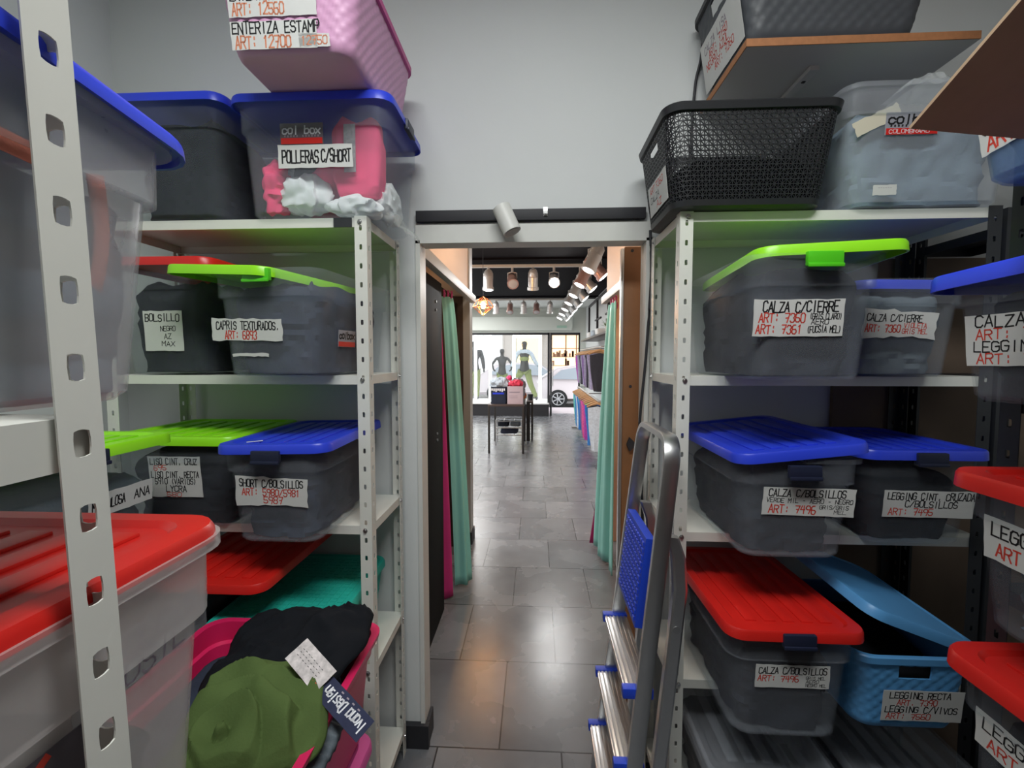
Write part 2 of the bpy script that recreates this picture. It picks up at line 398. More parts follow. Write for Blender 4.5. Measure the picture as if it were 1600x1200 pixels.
def make_bin(label, x0, x1, y0, y1, z0, h, body='clear', lid=None, lo=(0, 0, .002), lr=(0, 0, 0), latch=None, yaw=0, papers=(), ribs='y',
             latch_face='front', cloth='cloth_dark', fill=.72, group=None, cat='storage bin', name='storage_bin', clabel=None, latch_dz=0, ang=None, cseed=None, sk=.019, grow=0):
    W, L = x1 - x0, y1 - y0
    t = emp(name, label, cat, ((x0 + x1) / 2, (y0 + y1) / 2, z0), (0, 0, yaw) if ang is None else ang, group)
    bm = bmesh.new(); I = lambda i, r, z: rr(W - 2 * i, L - 2 * i, r, z, 6)
    loft(bm, [I(.044, .045, 0), I(.034, .05, .010), I(.018, .052, .74 * h), I(.009, .055, .75 * h), I(.008, .055, .955 * h), I(-.001, .05, .96 * h),
              I(-.001, .05, h), I(.010, .046, h), I(.012, .053, .752 * h), I(.021, .05, .742 * h), I(.037, .048, .013), I(.046, .043, .004)])
    link('body', bm, body, t)
    if lid: make_lid(t, W, L, h, lid, lo, lr, ribs, sk, grow)
    if latch:
        bm = bmesh.new()
        box(bm, -.043, .043, -.008, .007, -.026, .010, .004); box(bm, -.043, .043, -.012, -.005, -.030, -.020, .003)
        lw = (0, -L / 2 - .008, h - .004 + latch_dz, 0) if latch_face == 'front' else ((W / 2 + .008, 0, h - .004 + latch_dz, PI / 2) if latch_face == 'right' else (-W / 2 - .008, 0, h - .004 + latch_dz, -PI / 2))
        link('latch', bm, latch, t, loc=lw[:3], rot=(0, 0, lw[3]))
    for k, p in enumerate(papers):
        face, a, b, za, zb, lines = p[:6]; kw = p[6] if len(p) > 6 else {}
        wd = abs(b - a); ht = abs(zb - za)
        if face == 'front': u = (a + b) / 2 - (x0 + x1) / 2
        else: u = (a + b) / 2 - (y0 + y1) / 2
        fr = bin_frame(W, L, h, face, u, (za + zb) / 2 - z0)
        fr = (fr[0] + fr[3] * .0012,) + fr[1:]
        paper_on(t, fr, wd, ht, lines, seed=hash(label) % 97 + k if False else len(label) + 7 * k, **kw)
    if cloth:
        sd = cseed if cseed is not None else len(label) * 1.37
        bm = bmesh.new(); pile(bm, W, L, h, fill, sd)
        o = link('folded_garments', bm, cloth, None, loc=t.location, rot=t.rotation_euler)
        tag(o, clabel or ('folded garments packed inside ' + label)[:90], 'clothes', kind='stuff')
    return t

# ---------------------------------------------------------------- setting: stock room, fitting corridor, shop, street
def wallbox(name, m, *a): return struct(name, bxm(*a), m)
wallbox('floor', 'floor', -3.2, 2.9, -1.7, 13.9, -.06, 0)
wallbox('wall_back', 'wall', -1.87, -.485, 1.9, 1.97, 0, 3.4)
wallbox('wall_back', 'wall', .445, 2.15, 1.9, 1.97, 0, 3.4)
wallbox('wall_back', 'wall', -.485, .445, 1.9, 1.97, 2.166, 3.4)
wallbox('wall_left', 'wall', -1.87, -1.766, -1.7, 1.9, 0, 3.4)
wallbox('wall_right', 'wall', 2.05, 2.15, -1.7, 1.9, 0, 3.4)
wallbox('wall_rear', 'darkwood', -1.87, 2.15, -1.8, -1.7, 0, 3.4)  # unseen wall; its dark finish is chosen to soak up bounced light
wallbox('ceiling', 'wall', -1.87, 2.15, -1.8, 2.0, 3.4, 3.5)
wallbox('trim_1', 'white', -.494, -.476, 1.888, 1.985, .10, 2.166)
wallbox('trim_2', 'white', .437, .455, 1.888, 1.985, 0, 2.166)
wallbox('trim_3', 'white', -.494, .455, 1.888, 1.985, 2.155, 2.232)
bm = bmesh.new(); box(bm, -.585, -.458, 1.872, 1.90, 0, .105, .003); box(bm, -.486, -.462, 1.90, 1.99, 0, .105, .003)
o = struct('baseboard_left', bm, 'blackpaint')
bm = bmesh.new()
for z, y, r in ((1.32, -.012, .014), (1.25, -.009, .018), (.46, -.006, .012), (.34, -.006, .012)):
    blob(bm, (-.499, 1.8885, z), (.010, .0016, r), z * 9, .4, 40, 1, 12, 8)
# fitting corridor
wallbox('wall_fitting_left', 'cream', -.72, -.60, 2.02, 4.1, 2.225, 3.1)
wallbox('wall_fitting_right', 'cream', .63, .75, 2.02, 4.2, 2.225, 3.1)
wallbox('wall_cubicle_left', 'darkwood', -1.75, -1.68, 2.0, 4.1, 0, 3.1)
wallbox('wall_cubicle_right', 'cream', 1.7, 1.78, 2.0, 4.2, 0, 3.1)
wallbox('wall_column_left', 'greyframe', -.645, -.585, 4.06, 4.22, .0, 3.1)
wallbox('wall_column_left', 'darkwood', -1.75, -.645, 4.06, 4.22, 0, 3.1)
wallbox('wall_column_right', 'cream', .70, 1.9, 4.2, 4.32, 0, 3.1)
wallbox('baseboard_column', 'blackpaint', -.79, -.572, 4.05, 4.23, 0, .11)
wallbox('ceiling_corridor', 'ceil_white', -1.75, 1.78, 2.0, 4.3, 3.1, 3.2)
# shop shell
wallbox('wall_shop_left', 'wall', -3.0, -2.9, 4.1, 13.4, 0, 3.2)
wallbox('wall_shop_right', 'wall', 1.42, 1.52, 4.32, 13.4, 0, 3.2)
wallbox('wall_shop_rear', 'cream', -3.0, -1.75, 4.1, 4.22, 0, 3.2)
bm = bmesh.new(); box(bm, -3, 1.52, 4.1, 11.3, 3.1, 3.2)
for y in (6.6, 10.7): box(bm, -2.9, 1.42, y, y + .03, 3.07, 3.1)
struct('ceiling_shop', bm, 'ceil_black')
wallbox('ceiling_front', 'ceil_white', -3, 1.52, 11.3, 13.4, 3.1, 3.2)
wallbox('wall_front', 'fascia', -3, 1.52, 13.35, 13.6, 2.40, 3.2)
wallbox('wall_front', 'fascia', 1.26, 1.52, 13.35, 13.6, 0, 2.4)
o = link('roller_shutter_box', bxm(-2.85, 1.02, 13.14, 13.35, 2.46, 2.84, .012), 'fascia'); tag(o, 'pale roller shutter box above the shop window', 'shutter box')
s_ = link('sign', bxm(.58, .86, 13.133, 13.139, 2.52, 2.59), mat('green_sign', (.38, .58, .48), .6), o); s_['label'] = 'small pale green sign'
s_.parent = o
# window wall: black frame, panes
bm = bmesh.new()
for x in (-2.9, .36): box(bm, x - .03, x + .03, 13.36, 13.44, .36, 2.4)
box(bm, -2.93, .39, 13.36, 13.44, 2.34, 2.4)
struct('window_1', bm, 'blackpaint'); struct('window_1', bxm(-2.87, .33, 13.395, 13.403, .38, 2.34), 'glass')
bm = bmesh.new()
box(bm, .40, .455, 13.34, 13.46, 0, 2.4); box(bm, 1.215, 1.26, 13.36, 13.44, 0, 2.4); box(bm, .44, 1.24, 13.36, 13.44, 2.33, 2.4)
struct('door_1', bm, 'blackpaint')
bm = bmesh.new(); box(bm, .46, .50, 12.75, 13.36, .02, 2.28, .004)
wallbox('trim_4', 'plat', -2.9, .37, 13.22, 14.7, .34, .375)
wallbox('trim_5', 'blackpaint', -2.9, .37, 13.25, 14.66, 0, .34)
struct('door_2', bxm(.415, .425, 12.6, 13.36, .03, 2.3), 'glass')
bm = bmesh.new(); cyl(bm, (.455, 12.66, .9), (.455, 12.66, 1.55), .014); 
for z in (.95, 1.5): cyl(bm, (.425, 12.66, z), (.455, 12.66, z), .008)
struct('door_handle', bm, 'steel')
# street
wallbox('pavement', 'pave', -12, 14, 13.9, 15.6, -.12, 0)
wallbox('road', 'road', -20, 22, 15.6, 22.2, -.2, -.1)
wallbox('pavement_far', 'pave', -20, 22, 22.2, 24.4, -.2, 0)

# ---------------------------------------------------------------- shelving
def perforated(bm, w, z0, z1, slot=(.0062, .0105), pitch=.0612, cx=0, axis='x', y=0, first=.03):
    """upright strip with a real slot in every pitch; axis x: strip in the x-z plane; axis y: in the y-z plane"""
    n = 12; P = (lambda u, z: (u, y, z)) if axis == 'x' else (lambda u, z: (y, u, z))
    k = 0; z = z0 + first
    zc = z0
    def quad(a, b):
        v = [bm.verts.new(P(*q)) for q in ((cx - w / 2, a), (cx + w / 2, a), (cx + w / 2, b), (cx - w / 2, b))]; bm.faces.new(v)
    quad(z0, z0 + first - pitch / 2 + .0001) if first > pitch / 2 + .0002 else None
    zc = z0 + max(first, pitch / 2)
    while zc + pitch / 2 <= z1:
        rect = []; a, b = w / 2, pitch / 2
        for (ax, az), (bx, bz) in (((-1, -1), (1, -1)), ((1, -1), (1, 1)), ((1, 1), (-1, 1)), ((-1, 1), (-1, -1))):
            for t in (0, 1 / 3, 2 / 3): rect.append(((ax + (bx - ax) * t) * a, (az + (bz - az) * t) * b))
        hole = []
        for x, zz in rect:
            th = math.atan2(zz / b, x / a); c, s = math.cos(th), math.sin(th)
            q = (abs(c) ** 6 + abs(s) ** 6) ** (-1 / 6)
            hole.append((c * q * slot[0], s * q * slot[1]))
        A = [bm.verts.new(P(cx + x, zc + z_)) for x, z_ in rect]; B = [bm.verts.new(P(cx + x, zc + z_)) for x, z_ in hole]
        for i in range(n): bm.faces.new((A[i], A[(i + 1) % n], B[(i + 1) % n], B[i]))
        zc += pitch
    if z1 - (zc - pitch / 2) > 1e-4: quad(zc - pitch / 2, z1)
def post_bm(fx, fy, h, w=.040, slot=(.0045, .0085), pitch=.0612):
    """L section: flange x runs toward fx, flange y runs toward fy from the corner at the origin"""
    bm = bmesh.new()
    perforated(bm, w, 0, h, slot, pitch, fx * w / 2, 'x', 0); perforated(bm, w, 0, h, slot, pitch, fy * w / 2, 'y', 0)
    bmesh.ops.remove_doubles(bm, verts=bm.verts, dist=1e-5)
    return bm
def shelf_bm(x0, x1, y0, y1, lip=.030, slots=True):
    bm = bmesh.new(); t = .0015
    box(bm, x0, x1, y0, y1, -t, 0)
    box(bm, x0, x1, y0, y0 + t, -lip, -t); box(bm, x0, x1, y1 - t, y1, -lip, -t)
    box(bm, x0, x0 + t, y0 + t, y1 - t, -lip, -t); box(bm, x1 - t, x1, y0 + t, y1 - t, -lip, -t)
    box(bm, x0 + .0, x1, y0 + t, y0 + .012, -lip, -lip + t); box(bm, x0, x1, y1 - .012, y1 - t, -lip, -lip + t)
    return bm
def bolt_bm(d=(0, -1, 0)):
    bm = bmesh.new(); d = Vector(d)
    tube(bm, [(0, 0, 0), d * .003], .0078, 6); tube(bm, [d * .003, d * .007], [.005, .0042], 10); return bm
def shelving(label, x0, x1, y0, y1, h, levels, m, bolts, mr=None, slot=(.0045, .0085), group=None, postw=.040, lip=.030):
    t = emp('metal_shelving', label, 'shelving', (0, 0, 0), group=group)
    for (cx, cy, fx, fy) in ((x0, y0, 1, 1), (x1, y0, -1, 1), (x0, y1, 1, -1), (x1, y1, -1, -1)):
        solid(link('post', post_bm(fx, fy, h, postw, slot), mr if mr and fx < 0 else m, t, smooth=False, loc=(cx, cy, 0)), .0016)
    for z in levels:
        link('shelf', shelf_bm(x0 + .003, x1 - .003, y0 + .003, y1 - .003, lip), m, t, smooth=False, loc=(0, 0, z))
    for p, d in bolts:
        link('bolt', bolt_bm(d), 'steel', t, loc=p)
    return t
LV = (.11, .62, 1.12, 1.63, 2.145)
bl = [((-.575, 1.499, z - .014), (0, -1, 0)) for z in LV] + [((-.553 + .001, 1.83, z - .014), (1, 0, 0)) for z in LV]
back_left = shelving('white slotted metal shelving unit left of the doorway', -1.47, -.553, 1.5, 1.86, 2.15, LV, 'shelfwhite', bl)
link('gusset', bxm(-.66, -.6, 1.494, 1.498, 2.113, 2.143), 'darkmetal', back_left)
br_ = [((.475, 1.499, z - .014), (0, -1, 0)) for z in LV] + [((.451, 1.83, z - .014), (-1, 0, 0)) for z in LV]
back_right = shelving('white slotted metal shelving unit right of the doorway, behind the ladder', .451, 1.41, 1.5, 1.86, 2.15, LV, 'shelfwhite', br_, mr='darkmetal')
near_left = shelving('white slotted metal shelving in the left foreground, its post crossing the photo', -.82, -.37, -.55, .368, 2.35, (.11, .62, 1.12, 1.642, 2.2), 'shelfwhite',
                     [((-.369, .345, 1.12 - .014), (1, 0, 0))], slot=(.0072, .0110), postw=.037, lip=.042)
for o in near_left.children:      # the near uprights lean a little
    if o.name.startswith('post') and o.location.x > -.5: o.rotation_euler = (0, math.radians(-1.9), 0); o.location.x += .058
side_right = shelving('dark slotted metal shelving at the right edge of the photo', .93, 1.36, -.4, .97, 2.1, (.45, .855, 1.232, 1.612, 2.0), 'darkmetal', [])
dark_back = emp('metal_shelving', 'dark metal shelving frame in the far right corner, behind the blue bin', 'shelving', (0, 0, 0))
for x, y, fx, fy in ((1.445, 1.52, 1, 1), (1.445, 1.86, 1, -1)):
    solid(link('post', post_bm(fx, fy, 2.15), 'darkmetal', dark_back, smooth=False, loc=(x, y, 0)), .0016)
for z in (1.63, 2.1):
    link('shelf', shelf_bm(1.448, 1.64, 1.523, 1.857), 'darkmetal', dark_back, smooth=False, loc=(0, 0, z))
for z in (2.02, 2.085): link('bolt', bolt_bm(), 'steel', dark_back, loc=(1.465, 1.519, z))
# small wall shelf on the left carrying the green-lidded bin
o = link('wall_shelf', bxm(-1.764, -1.12, .6, 1.36, 1.092, 1.118, .002), 'melamine'); tag(o, 'plain wall shelf under the green lidded bin at far left', 'shelf')
# wooden board high on the right
bd = emp('wall_shelf', 'white melamine board shelf with brown chipboard edge high on the right', 'shelf', (0, 0, 0))
b_ = link('board', bxm(.64, 1.318, 1.5, 1.898, 2.636, 2.660, .001), 'melamine', bd)
bm = bmesh.new(); box(bm, .64, 1.318, 1.497, 1.50, 2.6365, 2.6595); box(bm, .637, .64, 1.497, 1.898, 2.6365, 2.6595)
e_ = link('edge_band', bm, 'chip', b_, smooth=False); e_['label'] = 'brown chipboard edge'
bm = bmesh.new(); box(bm, .885, .915, 1.60, 1.88, 2.621, 2.636, .002)
k_ = link('bracket', bm, 'melamine', bd)
for y in (1.66, 1.82): k2 = link('screw', bxm(.895, .905, y, y + .01, 2.618, 2.621), 'blackpaint', k_)
o = link('wall_shelf', bxm(1.33, 2.049, .75, 1.28, 2.546, 2.572, .002), 'chip'); tag(o, 'brown wall board under the pinkish tub at top right', 'shelf')
o = link('hardboard_sheet', bxm(1.17, 1.98, 1.874, 1.896, .001, 2.07, .002), 'hardboard'); tag(o, 'brown board sheet against the wall behind the right end of the right shelving', 'board')

# ---------------------------------------------------------------- bins on the left unit
K, R_ = 'k', 'r'
b = make_bin('wide clear bin of pink and white clothes marked POLLERAS, on the top left shelf', -.965, -.455, 1.44, 1.84, 2.147, .352, 'clear', 'blue',
         papers=[('front', -.82, -.579, 2.291, 2.361, [('POLLERAS', K, .05, .22, .50, .52), ('C/SHORT', K, .58, .25, .40, .52)])],
         ribs='x', latch='navy', latch_face='right', cloth=None)
fr = bin_frame(.51, .40, .352, 'front', .0, 2.393 - 2.147)
def sticker(parent, fr, wd, ht, seed=3):
    bmk = 'blackpaint'
    p = paper_on(parent, fr, wd, ht, [('col box', 'w', .05, .50, .9, .36), ('***** ******', 'g', .08, .34, .84, .12)], m=M['sticker'], name='sticker', torn=.0006, seed=seed, th=.0042)
    o, R, U, N = fr
    q = (o - U * ht * .33 + N * .0012, R, U, N)
    paper_on(p, q, wd * .96, ht * .28, [], m='red', name='sticker_band', torn=.0004)
    return p
M['sticker'] = mat('sticker_grey', (.10, .085, .10), .5)
M['sticker2'] = mat('sticker_pale', (.28, .28, .32), .5)
sticker(b, (Vector((-.03, fr[0].y - .0015, fr[0].z)),) + fr[1:], .139, .064)
def thing_blob(name, label, cat, m, c, s, seed, amp=.12, freq=12, e=.6, group=None, crease=0, rot=(0, 0, 0), nu=40, nv=24):
    bm = bmesh.new(); blob(bm, (0, 0, 0), s, seed, amp, freq, e, nu, nv, crease)
    o = link(name, bm, m, None, loc=c, rot=rot); tag(o, label, cat, group); return o
z0 = 2.147 + .006
pk = thing_blob('folded_skirt', 'neon pink folded skirt with paper tag standing in the POLLERAS bin', 'skirt', 'cloth_pink', (-.59, 1.55, z0 + .190), (.082, .045, .130), 3, .14, 16, .4, crease=20, nu=64, nv=44)
bm = bmesh.new(); box(bm, -.019, .019, -.002, 0, -.075, .075); tg = link('swing_tag', bm, mat('grey_print', (.36, .36, .36), .7, var=.6, vscale=90), pk, loc=(-.012, -.053, .02)); tg['label'] = 'grey printed swing tag'
thing_blob('folded_skirt', 'crumpled neon pink skirt in the left end of the POLLERAS bin', 'skirt', 'cloth_pink', (-.865, 1.53, z0 + .10), (.045, .045, .095), 8, .55, 26, .8, crease=30, nu=64, nv=44)
thing_blob('folded_skirt', 'dull pink skirt lying behind the white bag in the POLLERAS bin', 'skirt', 'cloth_pink', (-.72, 1.66, z0 + .12), (.12, .09, .085), 5, .25, 12, .6)
thing_blob('folded_skirt', 'dark skirt bundle at the back of the POLLERAS bin', 'skirt', 'cloth_navy', (-.77, 1.74, z0 + .21), (.13, .05, .09), 6, .15, 10, .5)
thing_blob('bagged_garment', 'white bagged garment bundle at centre of the POLLERAS bin', 'clothes', 'cloth_white', (-.765, 1.535, z0 + .075), (.085, .05, .068), 11, .42, 24, .8, crease=24, nu=72, nv=44)
thing_blob('bagged_garment', 'white bagged garment bundle at right of the POLLERAS bin', 'clothes', 'cloth_white', (-.60, 1.54, z0 + .035), (.095, .055, .036), 12, .42, 26, .8, crease=24, nu=72, nv=40)
thing_blob('bagged_garment', 'white bagged garment against the right end of the POLLERAS bin', 'clothes', 'cloth_white', (-.53, 1.66, z0 + .08), (.035, .11, .075), 13, .42, 24, .8, crease=24, nu=64, nv=40)
# plastic film hanging out over the shelf end
bm = bmesh.new(); rows = []
for j in range(15):
    v = j / 14; row = []
    for i in range(9):
        u = i / 8
        row.append((-.49 + .062 * v + .012 * math.sin(u * 7 + v * 3), 1.50 + .22 * u - .05 * v * (u - .5), 2.149 + .0 - (.055 * max(0, v - .4)) - .012 * abs(math.sin(u * 9)) * v + .01 * (1 - v)))
    rows.append(row)
vv = [[bm.verts.new(p) for p in r] for r in rows]
for j in range(14):
    for i in range(8): bm.faces.new((vv[j][i], vv[j][i + 1], vv[j + 1][i + 1], vv[j + 1][i]))
o = solid(link('plastic_film', bm, 'film'), .0006); tag(o, 'clear plastic film hanging out beside the POLLERAS bin', 'plastic film')

make_bin('smoky bin of dark clothes with blue lid, in the top left corner', -1.375, -1.0, 1.45, 1.86, 2.147, .37, 'cleardim', 'blue', cloth='cloth_black', fill=.85,
         clabel='black garments packed inside the smoky top left bin')
make_bin('clear bin with tilted green lid marked CAPRIS TEXTURADOS, second left shelf', -.965, -.60, 1.32, 1.86, 1.632, .318, 'clear', 'green', lo=(-.120, -.01, .004), lr=(.0, math.radians(3.5), math.radians(-5)),
         latch='greenlatch', yaw=math.radians(-6), papers=[('front', -.962, -.727, 1.74, 1.806, [('CAPRIS TEXTURADOS.', K, .06, .52, .90, .36), ('ART: 6893', R_, .18, .08, .46, .36)], dict(rot=-.02, torn=.0025)),
         ('front', -.899, -.777, 1.693, 1.703, [], dict(torn=.002))], fill=.86, cloth='cloth_navy', clabel='dark folded garments inside the CAPRIS TEXTURADOS bin', latch_dz=-.008)
make_bin('dim bin with red lid behind the CAPRIS bin', -1.425, -1.065, 1.46, 1.87, 1.632, .375, 'cleardim', 'red', fill=.8,
         papers=[('front', -1.31, -1.176, 1.712, 1.845, [('BOLSILLO', K, .04, .74, .9, .18), ('NEGRO', K, .42, .50, .4, .12), ('AZ', K, .5, .30, .2, .12), ('MAX', K, .42, .12, .36, .12)])], cloth='cloth_black',
         clabel='black garments inside the dim red lidded bin')
make_bin('clear bin with blue lid marked SHORT C/BOLSILLOS, third left shelf', -.96, -.628, 1.31, 1.85, 1.122, .30, 'clear', 'blue', latch='navy', latch_dz=-.012,
         papers=[('front', -.907, -.687, 1.241, 1.329, [('SHORT C/BOLSILLOS', K, .05, .66, .9, .26), ('ART: 5980/5981', R_, .08, .36, .82, .24), ('5987', R_, .38, .08, .28, .24)], dict(rot=-.02, torn=.004))],
         lr=(0, math.radians(-1), math.radians(1.5)), cloth='cloth_navy', fill=.8, clabel='dark shorts packed inside the SHORT C/BOLSILLOS bin')
make_bin('wide dark bin with green lid behind the SHORT bin, long hand-lettered paper on front', -1.42, -.978, 1.42, 1.85, 1.122, .30, 'cleardim', 'green', cloth='cloth_black', fill=.75,
         papers=[('front', -1.277, -1.098, 1.228, 1.366, [('LISO CINT. CRUZ', K, .04, .80, .9, .15), ('695', R_, .1, .66, .25, .12), ('LISO CINT. RECTA', K, .04, .48, .92, .15), ('5910 (VARIOS)', K, .1, .32, .8, .14), ('LYCRA', K, .3, .13, .4, .15), ('580', R_, .3, .01, .3, .11)])],
         clabel='dark garments inside the wide green lidded bin behind SHORT')
make_bin('grey-green bin with green lid on the wall shelf at far left', -1.47, -1.082, .78, 1.315, 1.122, .335, 'cleardim', 'green', latch='navy', latch_face='right', cloth='cloth_grey', fill=.7,
         papers=[('right', 1.06, 1.25, 1.285, 1.345, [('MUSCULOSA ', K, .05, .3, .55, .4), ('ANA', K, .68, .3, .28, .4)])], clabel='grey garments inside the far left green lidded bin')
make_bin('dark bin whose red lid has slid over the teal basket, fourth left shelf', -1.45, -1.06, 1.34, 1.86, .622, .355, 'cleardim', 'red', lo=(.215, 0, .003), cloth='cloth_black', clabel='black garments inside the bin with the slid red lid')

for o in list(bpy.data.objects):
    if o.get('label', '').startswith('clear bin with blue lid marked SHORT'):
        ld_ = [c for c in o.children if c.name.startswith('lid')][0]
        tp = link('tape', bxm(-.022, .022, -.006, .006, 0, .0006), 'paper', ld_, loc=(-.07, -.225, .0108), rot=(0, 0, .6)); tp['label'] = 'white strip of tape'
    if o.get('label', '').startswith('clear bin with tilted green lid marked CAPRIS'):
        f_ = bin_frame(.365, .54, .318, 'right', -.06, .12); p_ = paper_on(o, (f_[0] + f_[3] * .0015,) + f_[1:], .11, .055, [('colbox', 'k', .05, .5, .9, .38)], m=M['sticker2'], name='sticker', torn=.0005, th=.005)
        paper_on(p_, (f_[0] - f_[2] * .018 + f_[3] * .0028,) + f_[1:], .105, .016, [], m='red', name='sticker_band', torn=.0003)
# ---------------------------------------------------------------- woven plastic baskets
def basket(label, x0, x1, y0, y1, z0, h, m, taper=.03, rim=None, cw=.036, rh=.0165, amp=.0028, lid=None, handle=None, papers=(), group=None, lidlo=(0, 0, 0), lidrot=(0, 0, 0), r=.05, yaw=0):
    W, L = x1 - x0, y1 - y0
    t = emp('plastic_basket', label, 'basket', ((x0 + x1) / 2, (y0 + y1) / 2, z0), (0, 0, yaw), group)
    per = 2 * (W + L - 4 * r) + 2 * PI * r; nc = int(per / cw / 2) * 2; nrow = int((h - .045) / rh); N = nc * 4
    bm = bmesh.new(); outs = []; ins = []
    def wl(z): k = taper * (1 - z / h); return W - 2 * k, L - 2 * k
    zs = [0, .006, .018] + [.018 + (h - .048) * q / (nrow * 3) for q in range(1, nrow * 3 + 1)] + [h - .022]
    for q, z in enumerate(zs):
        ww, ll = wl(z); ins_ = .012 if z == 0 else (.004 if q == 1 else 0)
        lo_, li_ = [], []
        for i in range(N):
            u = i / N * (2 * (ww + ll - 4 * r) + 2 * PI * r)
            p, n = rrpt(u, ww, ll, r); d = -ins_
            if 2 < q < len(zs) - 1:
                rowi = (q - 3) // 3; ph = ((q - 3) % 3 + .5) / 3
                d += amp * (abs(math.sin(PI * (i / 4 + (.5 if rowi % 2 else 0)))) * 1.3 - .3) * (.35 + .65 * math.sin(PI * ph))
            lo_.append((p[0] + n[0] * d, p[1] + n[1] * d, z)); li_.append((p[0] - n[0] * (ins_ + .004), p[1] - n[1] * (ins_ + .004), max(z, .004)))
        outs.append([bm.verts.new(p) for p in lo_]); ins.append([bm.verts.new(p) for p in li_])
    hole = set()
    if handle:
        face, hw, hz0, hz1 = handle
        for q in range(len(zs) - 1):
            if hz0 <= (zs[q] + zs[q + 1]) / 2 <= hz1:
                for i in range(N):
                    c = (outs[q][i].co + outs[q][(i + 1) % N].co) / 2
                    if face == 'left' and c.x < -W / 2 + taper + .004 and abs(c.y) < hw: hole.add((q, i))
                    if face == 'front' and c.y < -L / 2 + taper + .004 and abs(c.x) < hw: hole.add((q, i))
    for q in range(len(zs) - 1):
        for i in range(N):
            if (q, i) in hole: continue
            j = (i + 1) % N
            bm.faces.new((outs[q][i], outs[q][j], outs[q + 1][j], outs[q + 1][i])); bm.faces.new((ins[q][i], ins[q + 1][i], ins[q + 1][j], ins[q][j]))
    for (q, i) in hole:
        j = (i + 1) % N
        for (qq, ii), e in (((q - 1, i), (q, i, q, j)), ((q + 1, i), (q + 1, i, q + 1, j)), ((q, (i - 1) % N), (q, i, q + 1, i)), ((q, j), (q, j, q + 1, j))):
            if (qq, ii) not in hole:
                a, b_, c, d = e
                try: bm.faces.new((outs[a][b_], outs[c][d], ins[c][d], ins[a][b_]))
                except ValueError: pass
    bm.faces.new(outs[0][::-1]); bm.faces.new(ins[0])
    link('body', bm, m, t, ang=50)
    bm = bmesh.new(); I = lambda k, z: rr(W - 2 * k, L - 2 * k, r + .004, z, 8)
    lo = [I(.004, h - .024), I(-.006, h - .022), I(-.007, h - .004), I(-.004, h), I(.004, h), I(.007, h - .004), I(.007, h - .024)]
    loft(bm, lo + [lo[0]], False, False); bmesh.ops.remove_doubles(bm, verts=bm.verts, dist=1e-6)
    rm = link('rim', bm, rim or m, t)
    if lid:
        bm = bmesh.new(); w2, l2 = W + .016, L + .016
        loft(bm, [rr(w2 - .02, l2 - .02, r, -.002), rr(w2 - .002, l2 - .002, r, -.016), rr(w2 + .004, l2 + .004, r, -.016), rr(w2 + .002, l2 + .002, r, .004), rr(w2 - .006, l2 - .006, r, .012), rr(w2 - .03, l2 - .03, r, .013), rr(w2 - .036, l2 - .036, r, .010)])
        if lid[1]:
            n1, n2 = 14, 20
            for a in range(n1):
                for c in range(n2):
                    x = (a + .5) / n1 * (w2 - .06) - (w2 - .06) / 2; y = (c + .5) / n2 * (l2 - .06) - (l2 - .06) / 2
                    if (a + c) % 2: box(bm, x - .009, x + .009, y - .012, y + .012, .009, .0122)
                    else: box(bm, x - .010, x + .010, y - .008, y + .008, .009, .0118)
        link('lid', bm, lid[0], t, loc=(lidlo[0], lidlo[1], h + lidlo[2]), rot=lidrot)
    for k, p in enumerate(papers):
        face, a, b_, za, zb, lines = p[:6]; kw = p[6] if len(p) > 6 else {}
        z = (za + zb) / 2 - z0; s = taper / h; n = math.hypot(1, s); kk = taper * (1 - z / h) - .0045
        if face == 'front': fr = (Vector(((a + b_) / 2 - (x0 + x1) / 2, -L / 2 + kk, z)), Vector((1, 0, 0)), Vector((0, -s / n, 1 / n)), Vector((0, -1 / n, -s / n)))
        else: fr = (Vector((-W / 2 + kk, (a + b_) / 2 - (y0 + y1) / 2, z)), Vector((0, -1, 0)), Vector((-s / n, 0, 1 / n)), Vector((-1 / n, 0, -s / n)))
        paper_on(t, fr, abs(b_ - a), abs(zb - za), lines, seed=len(label) + k, **kw)
    return t
basket('pink woven plastic basket tilting out over the POLLERAS bin', -.87, -.472, 1.235, 1.79, 2.514, .25, 'pink', .034, 'pinkrim',
       papers=[('front', -.828, -.586, 2.601, 2.668, [('ENTERIZA LISA', K, .03, .60, .82, .38), ('ART: 12560', 'o', .04, .08, .6, .42)]),
               ('front', -.828, -.59, 2.524, 2.592, [('ENTERIZA ESTAMP', K, .02, .56, 1.02, .40), ('ART: 12700', 'o', .04, .05, .66, .44)]),
               ('front', -.640, -.556, 2.526, 2.558, [('12750', 'o', .06, .2, .88, .66)])])
basket('teal woven basket with teal lid on the fourth left shelf', -1.03, -.632, 1.32, 1.865, .622, .222, 'teal', .025, None, lid=('teal', True))

